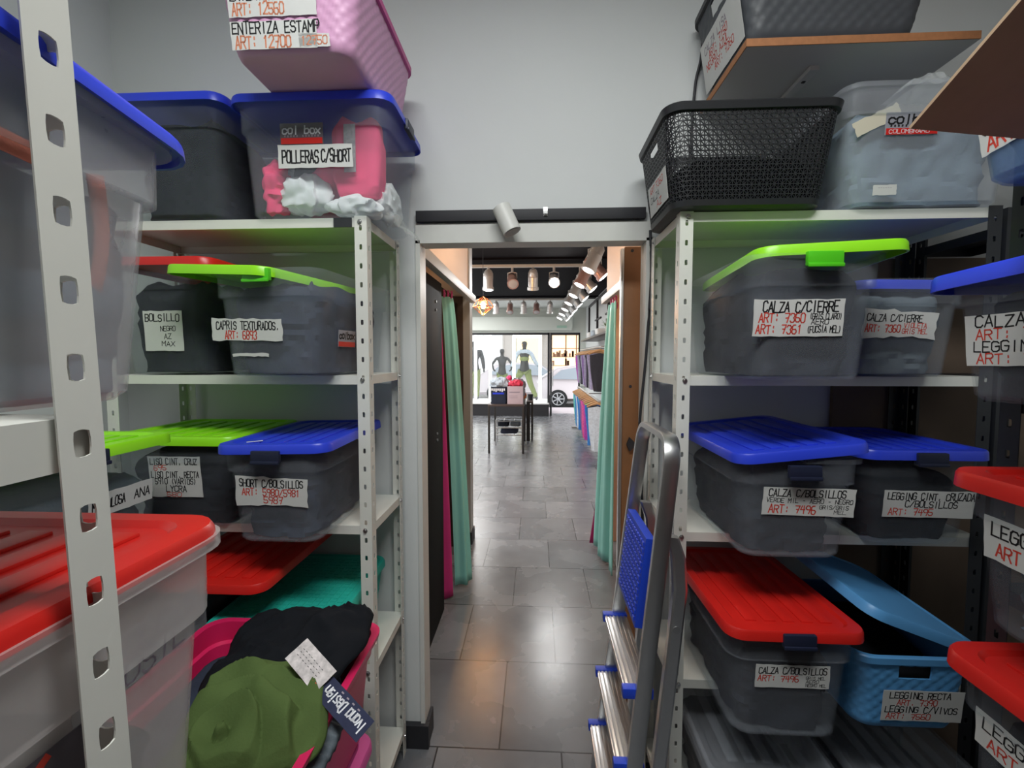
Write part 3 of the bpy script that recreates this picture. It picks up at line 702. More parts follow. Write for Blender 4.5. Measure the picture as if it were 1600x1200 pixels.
# ---------------------------------------------------------------- near left bins
b = make_bin('large clear bin of grey jeans with blue lid in the left foreground', -.785, -.396, -.01, .535, 1.644, .288, 'clearwarm', 'blue', cloth=None, yaw=math.radians(4), lr=(math.radians(-3.2), 0, 0), lo=(.0, .006, .012), sk=.009)
for q in range(5):
    zz = 1.652 + .026 + q * .036
    thing_blob('folded_jeans', ['bottom', 'second', 'third', 'fourth', 'topmost'][q] + ' pair of folded grey jeans in the left foreground bin', 'jeans', ['cloth_slate', 'cloth_grey', 'cloth_slate', 'cloth_grey', 'cloth_slate'][q],
               (-.5905, .2625, zz), (.150 + .005 * min(q, 2), .234 + .004 * min(q, 2), .033), 20 + q, .05, 12, .22, 'jeans in the left foreground bin', nu=64, nv=18, crease=30, rot=(0, 0, math.radians(4)))
def strip(name, label, cat, m, pts, wd, t=.004, group=None):
    bm = bmesh.new(); rows = []
    for i, (p, wv) in enumerate(pts):
        p = Vector(p); wv = Vector(wv); rows.append([bm.verts.new(p - wv * wd / 2), bm.verts.new(p), bm.verts.new(p + wv * wd / 2)])
    for a, c in zip(rows, rows[1:]):
        for i in range(2): bm.faces.new((a[i], a[i + 1], c[i + 1], c[i]))
    o = solid(link(name, bm, m), t); tag(o, label, cat, group); return o
xw = -.416
strip('garment_strap', 'coral fabric strap hanging down inside the left foreground bin', 'strap', 'cloth_coral', [((xw - .014 - .0024 * i, .438 + .014 * math.sin(i * .3), 1.868 - .0145 * i), (0, 1, .2)) for i in range(9)], .015)
strip('garment_strap', 'coral fabric band lying level near the top of the left foreground bin', 'strap', 'cloth_coral', [((xw + .014 - .0016 * i, .20 + .022 * i, 1.865 - .001 * i), (0, .1, 1)) for i in range(9)], .016)
for q, (y, z, dz) in enumerate(((.285, 1.745, .008), (.27, 1.672, .010), (.365, 1.70, -.010))):
    strip('garment_strap', ['cream strap edge showing beside the post in the left foreground bin', 'lower cream strap edge showing left of the post', 'cream strap edge showing right of the post'][q], 'strap', 'cloth_cream',
          [((xw - (.020 if q < 2 else .034) - .002 * i, y + .016 * i, z + dz * i * .5), (0, -.2, 1)) for i in range(5)], .012 if q < 2 else .010, .003)
b = make_bin('big frosted bin with red lid in the lower left foreground', -.766, -.379, .0, .556, 1.124, .355, 'frosted', 'red', cloth='cloth_grey', fill=.42, sk=.010, lo=(0, 0, .004), grow=-.020, clabel='grey garments inside the big red lidded foreground bin')
fr = bin_frame(.387, .565, .355, 'right', .12, .225); fr = (fr[0] + fr[3] * .001,) + fr[1:]
paper_on(b, (fr[0] + fr[1] * .04 + fr[2] * .05,) + fr[1:], .16, .06, [('OLCIC', 'g', .3, .5, .6, .4), ('OSIL', 'g', .3, .05, .5, .4)], m='clearmilky', name='marker_note', torn=.002, th=.0022)
fr = bin_frame(.387, .565, .355, 'right', 0, .225); fr = (fr[0] + fr[3] * .0015,) + fr[1:]
p = paper_on(b, (fr[0] + fr[1] * .02 - fr[2] * .02,) + fr[1:], .14, .085, [('AUSO', 'k', .35, .25, .6, .28), ('X', 'r', .30, .45, .5, .5)], m=M['sticker'], name='sticker', torn=.001, th=.008)
# torn paper inside the frosted bin
bm = bmesh.new(); rnd = random.Random(4); rows = []
for i in range(14):
    y = .10 + i * .026; rows.append([bm.verts.new((-.411, y + .05, 1.33 + .0025 * i + rnd.uniform(-.004, .004))), bm.verts.new((-.408, y + .05, 1.372 + .001 * i))])
for a, c in zip(rows, rows[1:]): bm.faces.new((a[0], a[1], c[1], c[0]))
o = solid(link('torn_paper', bm, 'paper'), .0008); tag(o, 'torn white paper sheet inside the big red lidded foreground bin', 'paper')

# ---------------------------------------------------------------- left floor stack: clear tub, magenta bin, garments
make_bin('tall clear tub on the floor below the magenta bin', -.93, -.475, .85, 1.27, .001, .575, 'clear', 'pinkrim', cloth='cloth_navy', clabel='dark garments inside the floor tub under the magenta bin')
t = emp('storage_bin', 'open magenta bin heaped with clothes in front of the left shelves', 'storage bin', (-.715, 1.01, .598))
W, L, h = .52, .60, .30
bm = bmesh.new(); I = lambda i, r, z: rr(W - 2 * i, L - 2 * i, r, z, 6)
loft(bm, [I(.05, .045, 0), I(.042, .05, .010), I(.022, .052, .24), I(.014, .055, .243), I(.012, .055, .285), I(-.004, .06, .286), I(-.006, .06, .30), I(.014, .053, .30), I(.016, .053, .245), I(.026, .05, .24), I(.046, .048, .013), I(.05, .043, .006)])
link('body', bm, 'magenta', t)
fr = (Vector((.24, -.12, .20)), Vector((0, 1, 0)), Vector((.08, 0, 1)).normalized(), Vector((1, 0, -.08)).normalized())
paper_on(t, (Vector((.242, -.13, .13)),) + fr[1:], .12, .09, [('12', 'k', .1, .2, .4, .6), ('56', 'r', .5, .15, .4, .5)], m='paper')
def drape(name, label, cat, m, cx, cy, sx, sy, zf, outline, seed, nx=60, ny=50, t=.006, freq=14, amp=.02, ang=0, loops=None):
    """heap of cloth: height field over an irregular outline, with ridged folds"""
    bm = bmesh.new(); top = {}
    ca, sa = math.cos(ang), math.sin(ang)
    for j in range(ny + 1):
        for i in range(nx + 1):
            u, v = i / nx * 2 - 1, j / ny * 2 - 1
            a = math.atan2(v, u); k = outline(a)
            q = max(abs(u), abs(v)); l = math.hypot(u, v) or 1
            x, y = u / l * q * k * sx, v / l * q * k * sy
            X, Y = cx + x * ca - y * sa, cy + x * sa + y * ca
            p = Vector((X * freq * .6, Y * freq, seed)); wv = noise.noise(p * .5) * 2.2
            rid = 0 if loops else 1 - abs(noise.noise(Vector((X * freq * .8 + wv, Y * freq * .5 + wv * 1.5, seed + 3))) * 2)
            f = amp * (rid ** 3) + amp * .6 * noise.noise(p * 1.7)
            if loops:
                lx, ly, kx, per = loops; rr_ = math.hypot((X - lx) * kx, Y - ly) + .028 * noise.noise(Vector((X * 12, Y * 12, seed)))
                ph = rr_ / per; fr_ = ph - math.floor(ph); f = amp * (fr_ ** .8 if fr_ < .86 else (.886 * (1 - fr_) / .14)) * (.75 + .5 * noise.noise(Vector((X * 11, Y * 11, seed + 8)))) + amp * .5 * noise.noise(Vector((X * 16, Y * 16, seed)))
            z = zf(x / sx, y / sy, q) + f * (1 if q < .9 else .6) - .012 * max(0, q - .93) / .07
            top[i, j] = bm.verts.new((X, Y, z))
    for j in range(ny):
        for i in range(nx): bm.faces.new((top[i, j], top[i + 1, j], top[i + 1, j + 1], top[i, j + 1]))
    o = solid(link(name, bm, m, ang=70), t, -1); tag(o, label, cat); return o
sq = lambda s, a=.05: (lambda th: (abs(math.cos(th)) ** 5 + abs(math.sin(th)) ** 5) ** -.2 * (1 + a * math.sin(3 * th + s) + a * .5 * math.sin(7 * th + 2 * s)))
ol = lambda s, a=.10: (lambda th: 1 + a * math.sin(3 * th + s) + a * .6 * math.sin(5 * th + 2 * s))
thing_blob('folded_trousers', 'dark navy trousers filling the magenta bin under the other garments', 'trousers', 'cloth_navy', (-.715, 1.01, .598 + .14), (.195, .235, .13), 41, .08, 10, .35)
drape('black_leggings', 'black garment heaped over the back of the magenta bin', 'clothes', 'cloth_black', -.645, 1.14, .195, .135, lambda x, y, q: .925 + .035 * (1 - q ** 4) + .030 * x + .03 * y, sq(1.1, .05), 2, t=.016, freq=13, amp=.014)
bk = bpy.data.objects['black_leggings']
drape('grey_jeans', 'grey ribbed jeans hanging down the right front of the magenta bin', 'jeans', 'cloth_grey', -.478, .925, .05, .12, lambda x, y, q: .865 + .05 * y + .01 * (1 - q * q) + .003 * math.sin(y * 40), ol(.3, .05), 9, 40, 80, t=.01, freq=12, amp=.006)
drape('olive_garment', 'olive green garment crumpled on top of the magenta bin', 'clothes', 'cloth_olive', -.605, .925, .150, .125, lambda x, y, q: .912 + .045 * (1 - q ** 2.6) + .028 * y, sq(2.2, .06), 31, 100, 90, t=.008, freq=13, amp=.040, ang=.15, loops=(-.63, .85, .62, .052))
# swing tags on the heap
def card(name, label, w_, h_, m, P, Q, V, lines=(), seed=1, th=None):
    """card lying at P (centre) with its lettering running along Q and its top towards V"""
    o0 = emp(name, label, 'tag', P)
    R = Vector(Q).normalized(); N = R.cross(Vector(V)).normalized(); U = N.cross(R)
    paper_on(o0, (Vector((0, 0, 0)), R, U, N), w_, h_, lines, m=m, name='card', torn=.0003, seed=seed, th=th); return o0
M['tagprint'] = mat('tag_print', (.55, .50, .50), .6, var=.75, vscale=70)
M['tagnavy'] = mat('tag_navy', (.03, .035, .075), .8, spec=.2, var=.3, vscale=30)
card('swing_tag', 'speckled white and pink swing tag lying on the black garment', .115, .058, 'tagprint', (-.515, .994, .985), (.11, -.06, -.05), (.04, .05, .03), [('--------', 'k', .1, .62, .7, .12), ('--------', 'k', .1, .48, .7, .12), ('--------', 'k', .1, .34, .7, .12), ('  --', 'r', .6, .1, .3, .3)], th=.0012)
card('swing_tag', 'navy brand tag with upside-down white lettering on the magenta bin', .150, .050, 'tagnavy', (-.424, .950, .925), (-.129, .05, .079), (-.01, -.03, -.015), [('Ivana Design', 'w', .05, .30, .80, .46), ('- - - -', 'g', .25, .1, .4, .12)], 5, .0032)

# ---------------------------------------------------------------- bins on the right unit
def open_basket(label, x0, x1, y0, y1, z0, h, m, taper=.035, cell=.0255, papers=(), solid_h=.0):
    W, L = x1 - x0, y1 - y0; r = .055
    t = emp('plastic_basket', label, 'basket', ((x0 + x1) / 2, (y0 + y1) / 2, z0))
    bm = bmesh.new(); hb, ht = .022, h - .022
    per = 2 * (W + L - 4 * r) + 2 * PI * r; nc = int(per / cell); nr = int((ht - hb) / cell)
    cache = {}
    def V(u, z):
        key = (round(u * 1e4) % round(nc * 1e4), round(z * 1e5))
        if key in cache: return cache[key]
        k = taper * (1 - z / h); ww, ll = W - 2 * k, L - 2 * k
        p, n = rrpt(u / nc * (2 * (ww + ll - 4 * r) + 2 * PI * r), ww, ll, r)
        cache[key] = bm.verts.new((p[0], p[1], z)); return cache[key]
    dz = (ht - hb) / nr
    for c in range(nc):
        u0 = c
        k = taper * .5; (px_, py_), n_ = rrpt((c + .5) / nc * (2 * (W + L - 4 * k - 4 * r) + 2 * PI * r), W - 2 * k, L - 2 * k, r)
        for q in range(nr):
            zz = hb + q * dz
            if n_[0] < -.9 and abs(py_) < .055 and h * .70 < zz + dz / 2 < h * .86: continue
            of = .5 if q % 2 else 0
            R8 = [(0, 0), (.5, 0), (1, 0), (1, .5), (1, 1), (.5, 1), (0, 1), (0, .5)]; cc = (.5, .5)
            for i in range(8):
                tri = [R8[i], R8[(i + 1) % 8], cc]; gx = sum(p[0] for p in tri) / 3; gy = sum(p[1] for p in tri) / 3
                inn = [(gx + (p[0] - gx) * .68, gy + (p[1] - gy) * .68) for p in tri]
                A = [V(u0 + of + p[0], zz + p[1] * dz) for p in tri]; B = [V(u0 + of + p[0], zz + p[1] * dz) for p in inn]
                for a in range(3):
                    try: bm.faces.new((A[a], A[(a + 1) % 3], B[(a + 1) % 3], B[a]))
                    except ValueError: pass
    body = solid(link('body', bm, m, t, smooth=False), .004, -1)
    bm = bmesh.new(); I = lambda i, z: rr(W - 2 * (taper * (1 - z / h) + i), L - 2 * (taper * (1 - z / h) + i), r, z, 8)
    loft(bm, [I(.012, 0), I(0, .006), I(-.001, .024), I(.005, .024), I(.006, .008), I(.016, .005)])
    link('base', bm, m, t)
    bm = bmesh.new(); lo = [I(.004, h - .026), I(-.006, h - .024), I(-.008, h - .004), I(-.004, h), I(.004, h), I(.007, h - .004), I(.007, h - .026)]
    loft(bm, lo + [lo[0]], False, False); bmesh.ops.remove_doubles(bm, verts=bm.verts, dist=1e-6); link('rim', bm, m, t)
    for k, p in enumerate(papers):
        face, a, b_, za, zb, lines = p[:6]
        z = (za + zb) / 2 - z0; s = taper / h; n = math.hypot(1, s); kk = taper * (1 - z / h) - .002
        fr = (Vector((-W / 2 + kk, (a + b_) / 2 - (y0 + y1) / 2, z)), Vector((0, -1, 0)), Vector((-s / n, 0, 1 / n)), Vector((-1 / n, 0, -s / n)))
        paper_on(t, fr, abs(b_ - a), abs(zb - za), lines, seed=len(label) + k)
    return t
open_basket('black openwork basket on the top right shelf beside the wall', .385, .903, 1.43, 1.82, 2.147, .297, 'black',
            papers=[('left', 1.50, 1.72, 2.19, 2.29, [('ART', 'r', .1, .7, .3, .2), ('7360', 'r', .45, .7, .4, .2), ('CALZA', 'k', .1, .4, .5, .2), ('AZ', 'r', .4, .1, .3, .2)])])
thing_blob('folded_garments', 'black garments filling the lower half of the black openwork basket', 'clothes', 'cloth_black', (.645, 1.625, 2.147 + .09), (.20, .14, .082), 51, .12, 9, .4)
basket('black woven basket on the high board shelf', .60, 1.19, 1.455, 1.885, 2.661, .30, 'grey_basket', .05, 'black', cw=.046, rh=.02, handle=('left', .06, .215, .262),
       papers=[('left', 1.52, 1.84, 2.68, 2.85, [('CALZA LISA', 'g', .1, .72, .6, .14), ('ART: 7150', 'r', .2, .55, .5, .14), ('NEGRO AZUL', 'r', .1, .38, .6, .14), ('ART: 7260', 'r', .3, .2, .5, .14)])])
b = make_bin('large clear lidless bin beside the black openwork basket, top right shelf', .91, 1.425, 1.44, 1.86, 2.147, .345, 'clearmilky', None, cloth='cloth_slate', fill=.80,
         papers=[('front', .875 + .06, 1.05 + .02, 2.37, 2.41, [], dict(rot=.45, m=mat('kraft_paper', (.60, .55, .44), .8), torn=.003)),
                 ('front', 1.008, 1.076, 2.176, 2.207, [('------', 'g', .2, .6, .6, .2)], dict(torn=.001))], clabel='slate grey garments packed inside the large lidless bin')
fr = bin_frame(.515, .42, .345, 'front', -.065, 2.378 - 2.147)
o_, R, U, N = fr; o_ = o_ + N * .0015
p = paper_on(b, (o_, R, U, N), .151, .064, [('colbox', 'k', .05, .50, .9, .38), ('***** ******', 'k', .08, .36, .84, .1)], m=M['sticker2'], name='sticker', torn=.0006, seed=3, th=.005)
paper_on(p, (o_ - U * .064 * .34 + N * .0012, R, U, N), .145, .018, [('COLOMBRARO', 'w', .05, .2, .8, .6)], m='red', name='sticker_band', torn=.0004)
bm = bmesh.new(); rows = []
for j in range(9):
    row = []
    for i in range(15):
        u, v = i / 14 - .5, j / 8
        row.append(bm.verts.new((1.20 + u * .20, 1.47 + v * .12 + .01 * noise.noise(Vector((i, j, 2)) * .7), 2.498 + .055 * (1 - 4 * u * u) * (1 - (2 * v - 1) ** 2) + .008 * noise.noise(Vector((i * .9, j * .9, 7))))))
    rows.append(row)
for j in range(8):
    for i in range(14): bm.faces.new((rows[j][i], rows[j][i + 1], rows[j + 1][i + 1], rows[j + 1][i]))
o = solid(link('cellophane', bm, 'film', ang=20), .0006); tag(o, 'crinkled cellophane sticking out of the large lidless bin', 'plastic film')

make_bin('clear bin with bright green lid slid to the right, marked CALZA C/CIERRE 7361', .535, .885, 1.2, 1.75, 1.632, .318, 'clear', 'green', lo=(.055, .0, .012), lr=(math.radians(-1), math.radians(-1.5), math.radians(-5)), latch='greenlatch',
         papers=[('front', .556, .781, 1.744, 1.838, [('CALZA C/CIERRE', K, .10, .66, .84, .28), ('ART: 7360', R_, .06, .38, .52, .24), ('(GRIS CLARO)', K, .62, .46, .36, .16), ('AERO', K, .64, .32, .2, .14), ('ART: 7361', R_, .03, .08, .52, .24), ('(FUCSIA MEL)', K, .60, .10, .38, .18)], dict(rot=.0))],
         cloth='cloth_dark', fill=.88, clabel='dark folded garments inside the bin marked 7361', latch_dz=-.004)
make_bin('clear bin with blue lid pushed back, marked CALZA C/CIERRE VIOLETA', .92, 1.262, 1.395, 1.86, 1.632, .285, 'clear', 'blue', lo=(.06, .05, .004), lr=(math.radians(2.5), math.radians(1), 0), cloth='cloth_grey', fill=.85,
         papers=[('front', .962, 1.165, 1.748, 1.826, [('CALZA C/CIERRE', K, .03, .60, .78, .26), ('ART: 7360', R_, .02, .2, .5, .28), ('VIOLETA', R_, .56, .38, .32, .18), ('GRIS MEL', R_, .54, .16, .36, .18)], dict(rot=-.03, torn=.006))],
         clabel='slate garments inside the CALZA VIOLETA bin')
make_bin('clear bin with tilted blue lid marked CALZA C/BOLSILLOS VERDE MIL', .55, .905, 1.28, 1.84, 1.122, .29, 'clear', 'blue', lo=(.0, 0, .024), lr=(math.radians(.5), math.radians(-6), math.radians(1)), latch='navy', latch_dz=-.02,
         papers=[('front', .632, .881, 1.249, 1.329, [('CALZA C/BOLSILLOS', K, .06, .68, .84, .26), ('VERDE MIL - AERO - NEGRO', K, .04, .46, .94, .16), ('ART: 7496', R_, .07, .08, .52, .28), ('GRIS/GRIS', K, .62, .26, .32, .14), ('MEL', K, .78, .1, .14, .13)], dict(rot=-.02))],
         cloth='cloth_dark', fill=.78, clabel='dark garments inside the VERDE MIL bin')
make_bin('dark clear bin with blue lid marked LEGGING C/BOLSILLOS 7495', .97, 1.33, 1.395, 1.86, 1.122, .285, 'cleardim', 'blue', latch='navy', latch_dz=0,
         papers=[('front', 1.042, 1.303, 1.21, 1.293, [('LEGGING CINT. CRUZADA', K, .04, .66, .96, .26), ('C/BOLSILLOS', K, .24, .38, .58, .24), ('ART: 7495', R_, .06, .08, .50, .24)], dict(rot=-.01))], cloth='cloth_black', clabel='black garments inside the LEGGING 7495 bin')
make_bin('clear bin with red lid and navy latch marked CALZA 7496, fourth right shelf', .525, .888, 1.24, 1.80, .622, .318, 'clear', 'red', latch='navy', latch_dz=.004, lr=(math.radians(-.6), math.radians(1), math.radians(1)),
         papers=[('front', .608, .807, .778, .846, [('CALZA C/BOLSILLOS', K, .04, .62, .92, .28), ('ART: 7496', R_, .03, .28, .56, .26), ('GRIS MEL', K, .68, .40, .26, .13), ('AERO', K, .68, .24, .18, .13), ('NEGRO MEL', K, .68, .08, .28, .13)])],
         cloth='cloth_dark', clabel='dark garments inside the CALZA 7496 red lidded bin')
basket('sky blue woven basket with its lid tipped up, fourth right shelf', .905, 1.228, 1.30, 1.75, .622, .232, 'skyblue', .022, None, lid=('skyblue', False), lidlo=(.012, .0, .085), lidrot=(math.radians(3), math.radians(21), math.radians(3)), handle=('front', .045, .165, .20),
       papers=[('front', .985, 1.205, .655, .752, [('LEGGING RECTA', K, .08, .74, .76, .2), ('ART. 7390', R_, .18, .52, .5, .18), ('LEGGING C/VIVOS', K, .04, .28, .9, .2), ('ART: 7560', R_, .06, .06, .56, .18)])])
thing_blob('folded_garments', 'black garments filling the sky blue basket', 'clothes', 'cloth_black', (1.066, 1.525, .622 + .10), (.12, .18, .092), 61, .1, 9, .4)
make_bin('clear bin on the bottom right shelf below the red lidded CALZA bin', .53, .90, 1.33, 1.87, .113, .33, 'clearmilky', 'clearmilky', cloth='cloth_black', fill=.7, clabel='black garments inside the bottom right clear bin')
make_bin('clear bin on the bottom right shelf under the sky blue basket', .98, 1.35, 1.36, 1.87, .113, .30, 'clear', 'clearmilky', cloth='cloth_black', fill=.7, clabel='black garments inside the bottom bin under the blue basket')

# bins on the side unit at the right edge
make_bin('clear bin with blue lid marked CALZA and LEGGING at the right edge', .745, 1.14, .36, .925, 1.614, .222, 'clear', 'blue', latch='navy', latch_face='left', cloth='cloth_dark', fill=.8, lr=(math.radians(-2.2), 0, 0), lo=(-.002, .01, .004),
         papers=[('left', .64, .868, 1.676, 1.762, [('CALZA CIERRE', K, .08, .76, .9, .22), ('ART: 7360', R_, .08, .52, .62, .2), ('LEGGING CINT.', K, .06, .28, .9, .2), ('ART: 7330', R_, .08, .04, .62, .2)])], clabel='dark garments inside the blue lidded bin at the right edge')
make_bin('clear bin with red lid marked LEGGING at the right edge, middle of three', .735, 1.12, .28, .855, 1.234, .25, 'cleardim', 'red', cloth='cloth_grey', fill=.6,
         papers=[('left', .60, .80, 1.352, 1.425, [('LEGGING LISO', K, .06, .58, .9, .3), ('ART: 7410', R_, .1, .12, .6, .3)], dict(rot=-.05))], clabel='grey garments inside the middle right edge bin')
make_bin('clear bin with red lid and red latch at the lower right corner', .745, 1.13, .28, .86, .857, .30, 'cleardim', 'red', latch='red', latch_face='left', latch_dz=-.035, cloth='cloth_black',
         papers=[('left', .60, .805, 1.02, 1.085, [('LEGGING', K, .06, .55, .6, .32), ('ART: 7', R_, .1, .1, .5, .3)], dict(rot=-.05))], clabel='black garments inside the lower right corner bin')
make_bin('blue tinted tub on top of the right edge shelving, below the cardboard flap', .78, 1.2, .655, .955, 2.003, .20, 'bluetub', None, cloth='cloth_navy', fill=.7,
         papers=[('left', .83, .905, 2.055, 2.12, [('CA', K, .1, .55, .5, .35), ('ART', R_, .15, .08, .7, .4)], dict(rot=.1))], clabel='navy garments inside the blue tinted tub')
make_bin('shallow clear bin carrying the cardboard box at the right edge', .60, 1.0, -.02, .42, 2.003, .128, 'clear', None, cloth=None)
make_bin('pinkish translucent tub in the top right corner of the photo', 1.115, 1.55, .80, 1.305, 2.575, .25, 'redtub', None, cloth='cloth_coral', fill=.5, clabel='coral garments inside the pinkish tub')
# cardboard box with one flap hanging open
cb = emp('cardboard_box', 'brown cardboard box with a flap hanging open at the top right', 'box', (0, 0, 0))
A = Vector((.4875, .65, 1.992)); Hn = A + Vector((.030, -.133, .097)) * .8125 * 1.9; E1 = Vector((.226, .05, .001)).normalized(); E2 = (Hn - A)
def slab(bm, p, a, b_, t):
    n = a.cross(b_).normalized() * t; q = [p, p + a, p + a + b_, p + b_]
    lo_ = [bm.verts.new(v) for v in q]; hi = [bm.verts.new(v + n) for v in q]
    bm.faces.new(lo_[::-1]); bm.faces.new(hi)
    for i in range(4): bm.faces.new((lo_[i], lo_[(i + 1) % 4], hi[(i + 1) % 4], hi[i]))
bm = bmesh.new(); slab(bm, A, E1 * .42, E2, .004); link('flap', bm, 'card', cb, smooth=False)
Ey = Vector((E1.y, -E1.x, 0)).normalized(); bm = bmesh.new(); B0 = Hn + Vector((0, 0, .002)); up = Vector((0, 0, .3))
slab(bm, B0, E1 * .42, Ey * .40, .004); slab(bm, B0, E1 * .42, up, .004); slab(bm, B0 + Ey * .40, E1 * .42, up, -.004); slab(bm, B0, Ey * .4, up, -.004); slab(bm, B0 + E1 * .42, Ey * .4, up, .004)
link('carton', bm, 'card', cb, smooth=False)

# ---------------------------------------------------------------- around the doorway
o = link('wall_rail', bxm(-.488, .43, 1.872, 1.897, 2.238, 2.281, .002), 'blackpaint'); tag(o, 'flat black rail fixed across the wall above the doorway', 'rail')
bm = bmesh.new(); cyl(bm, (.035, 1.872, 2.262), (.035, 1.862, 2.262), .008); cyl(bm, (.035, 1.862, 2.262), (.035, 1.858, 2.262), .005); box(bm, .026, .044, 1.869, 1.872, 2.25, 2.285, .001)
s_ = link('screw', bm, 'steel', o); s_['label'] = 'steel screw'
sl = emp('spot_lamp', 'small white cylinder spot lamp hanging on the rail above the doorway', 'lamp', (-.118, 1.83, 2.24))
bm = bmesh.new(); ax0, ax1 = Vector((-.020, .0, .034)), Vector((.024, -.012, -.064)); cyl(bm, ax0, ax1, .036, .036, 28); link('shade', bm, 'white', sl)
bm = bmesh.new(); d = (ax1 - ax0).normalized(); cyl(bm, ax1 - d * .003, ax1 + d * .002, .029, .029, 24); link('lens', bm, 'melamine', sl)
bm = bmesh.new(); box(bm, -.012, .012, .02, .045, -.002, .03, .002); link('bracket', bm, 'white', sl)
def cable(name, label, pts, r, m='blackpaint'):
    bm = bmesh.new(); P = []
    pts = [Vector(p) for p in pts]
    for i in range(len(pts) - 1):
        p0, p1, p2, p3 = pts[max(i - 1, 0)], pts[i], pts[i + 1], pts[min(i + 2, len(pts) - 1)]
        for k in range(6):
            u = k / 6; P.append(.5 * ((2 * p1) + (p2 - p0) * u + (2 * p0 - 5 * p1 + 4 * p2 - p3) * u * u + (3 * p1 - p0 - 3 * p2 + p3) * u ** 3))
    P.append(pts[-1]); tube(bm, P, r, 8); o = link(name, bm, m); tag(o, label, 'cable'); return o
cable('power_cable', 'black cable running down the right doorpost', [(.447, 1.872, 2.19), (.453, 1.872, 2.06), (.452, 1.872, 1.96), (.438, 1.872, 1.69), (.421, 1.872, 1.48), (.416, 1.872, 1.32), (.43, 1.872, 1.16), (.438, 1.872, .9)], .0055)
cable('power_cable', 'black cable on the wall beside the high board shelf', [(.64, 1.885, 2.95), (.632, 1.885, 2.84), (.615, 1.885, 2.76), (.605, 1.885, 2.62), (.60, 1.885, 2.47)], .0055)

# ---------------------------------------------------------------- step ladder
ld = emp('step_ladder', 'folded aluminium step ladder with blue platform leaning by the right shelf', 'ladder', (.24, 1.53, 0))
LX = lambda z: .11 * z      # local x of the leaning front frame
yb, yf = .185, -.185
def rail(pts, wy, wx, m='alu', parent=ld, name='rail', n=1):
    bm = bmesh.new(); loops = []
    P = [Vector(p) for p in pts]
    for i, p in enumerate(P):
        d = (P[min(i + 1, len(P) - 1)] - P[max(i - 1, 0)]).normalized()
        nrm = Vector((1, 0, -.11)).normalized(); sd = d.cross(nrm).normalized()
        if sd.length < .1: sd = Vector((0, 1, 0))
        loops.append([p + sd * a * wy / 2 + nrm * b_ * wx / 2 for a, b_ in ((-1, -.7), (-.75, -1), (.75, -1), (1, -.7), (1, .7), (.75, 1), (-.75, 1), (-1, .7))])
    loft(bm, loops); return link(name, bm, m, parent, ang=30)
pts = [(LX(z), yb + .05 * (1 - z / 1.4), z) for z in (0, .3, .6, .9, 1.2, 1.38)]
arc = []
for k in range(1, 8):
    a = PI / 2 * k / 8; arc.append((LX(1.38 + .07 * math.sin(a)), yb - .07 * (1 - math.cos(a)), 1.38 + .07 * math.sin(a)))
arc2 = [(x, -y, z) for x, y, z in arc[::-1]]
rail(pts + arc + [(LX(1.45), yb - .075, 1.45), (LX(1.45), -yb + .075, 1.45)] + arc2 + [(x, -y, z) for x, y, z in pts[::-1]], .022, .046, name='front_frame')
for z in (.26, .485, .71, .035 + .0):
    if z < .1: continue
    bm = bmesh.new(); hw = yb + .05 * (1 - z / 1.4) - .012
    box(bm, LX(z) - .055, LX(z) + .028, -hw, hw, z - .022, z, .003)
    for q in range(6): box(bm, LX(z) - .052 + q * .0135, LX(z) - .052 + q * .0135 + .006, -hw + .01, hw - .01, z, z + .002)
    st = link('step', bm, 'alu', ld)
    for s in (-1, 1):
        bm = bmesh.new(); box(bm, LX(z) - .060, LX(z) + .03, s * hw - .014, s * hw + .014, z - .026, z + .005, .004); e_ = link('step_bracket', bm, 'ladderblue', st); e_['label'] = 'blue step bracket'
# blue platform folded up between the rails
bm = bmesh.new(); z0_, z1_ = .86, 1.14; n = Vector((-1, 0, .11)).normalized()
o0 = Vector((LX(.845) - .030, 0, 0))
slab(bm, Vector((LX(z0_) - .030, -.14, z0_)), Vector((0, .28, 0)), Vector((LX(z1_) - LX(z0_), 0, z1_ - z0_)), .028)
for a in range(11):
    for c in range(12):
        z = z0_ + .015 + c * .0215; y = -.12 + a * .024
        box(bm, LX(z) - .0335, LX(z) - .0290, y - .008, y + .008, z, z + .012)
pf = link('platform', bm, 'ladderblue', ld, smooth=False)
# folded rear frame
for s in (-1, 1):
    y = s * .165
    P = [(LX(1.16) + .035, y, 1.16), (LX(1.12) + .06, y, 1.10), (LX(1.02) + .078, y, 1.0), (LX(.8) + .085, y, .8), (LX(.4) + .09, y, .4), (LX(.0) + .095, y, .0)]
    r_ = rail(P, .030, .040, name='rear_leg')
    bm = bmesh.new(); tube(bm, [(LX(.88) + .082, y - .017, .88), (LX(.88) + .082, y + .017, .88)], .011, 16); link('pivot', bm, 'steel', r_)
bm = bmesh.new(); cyl(bm, (LX(.3) + .09, -.165, .3), (LX(.3) + .09, .165, .3), .009); link('cross_bar', bm, 'alu', ld)
for s in (-1, 1):
    bm = bmesh.new(); y = s * (yb + .05); box(bm, -.05, .012, y - .017, y + .017, 0, .03, .004); link('rubber_foot', bm, 'ladderblue', ld)

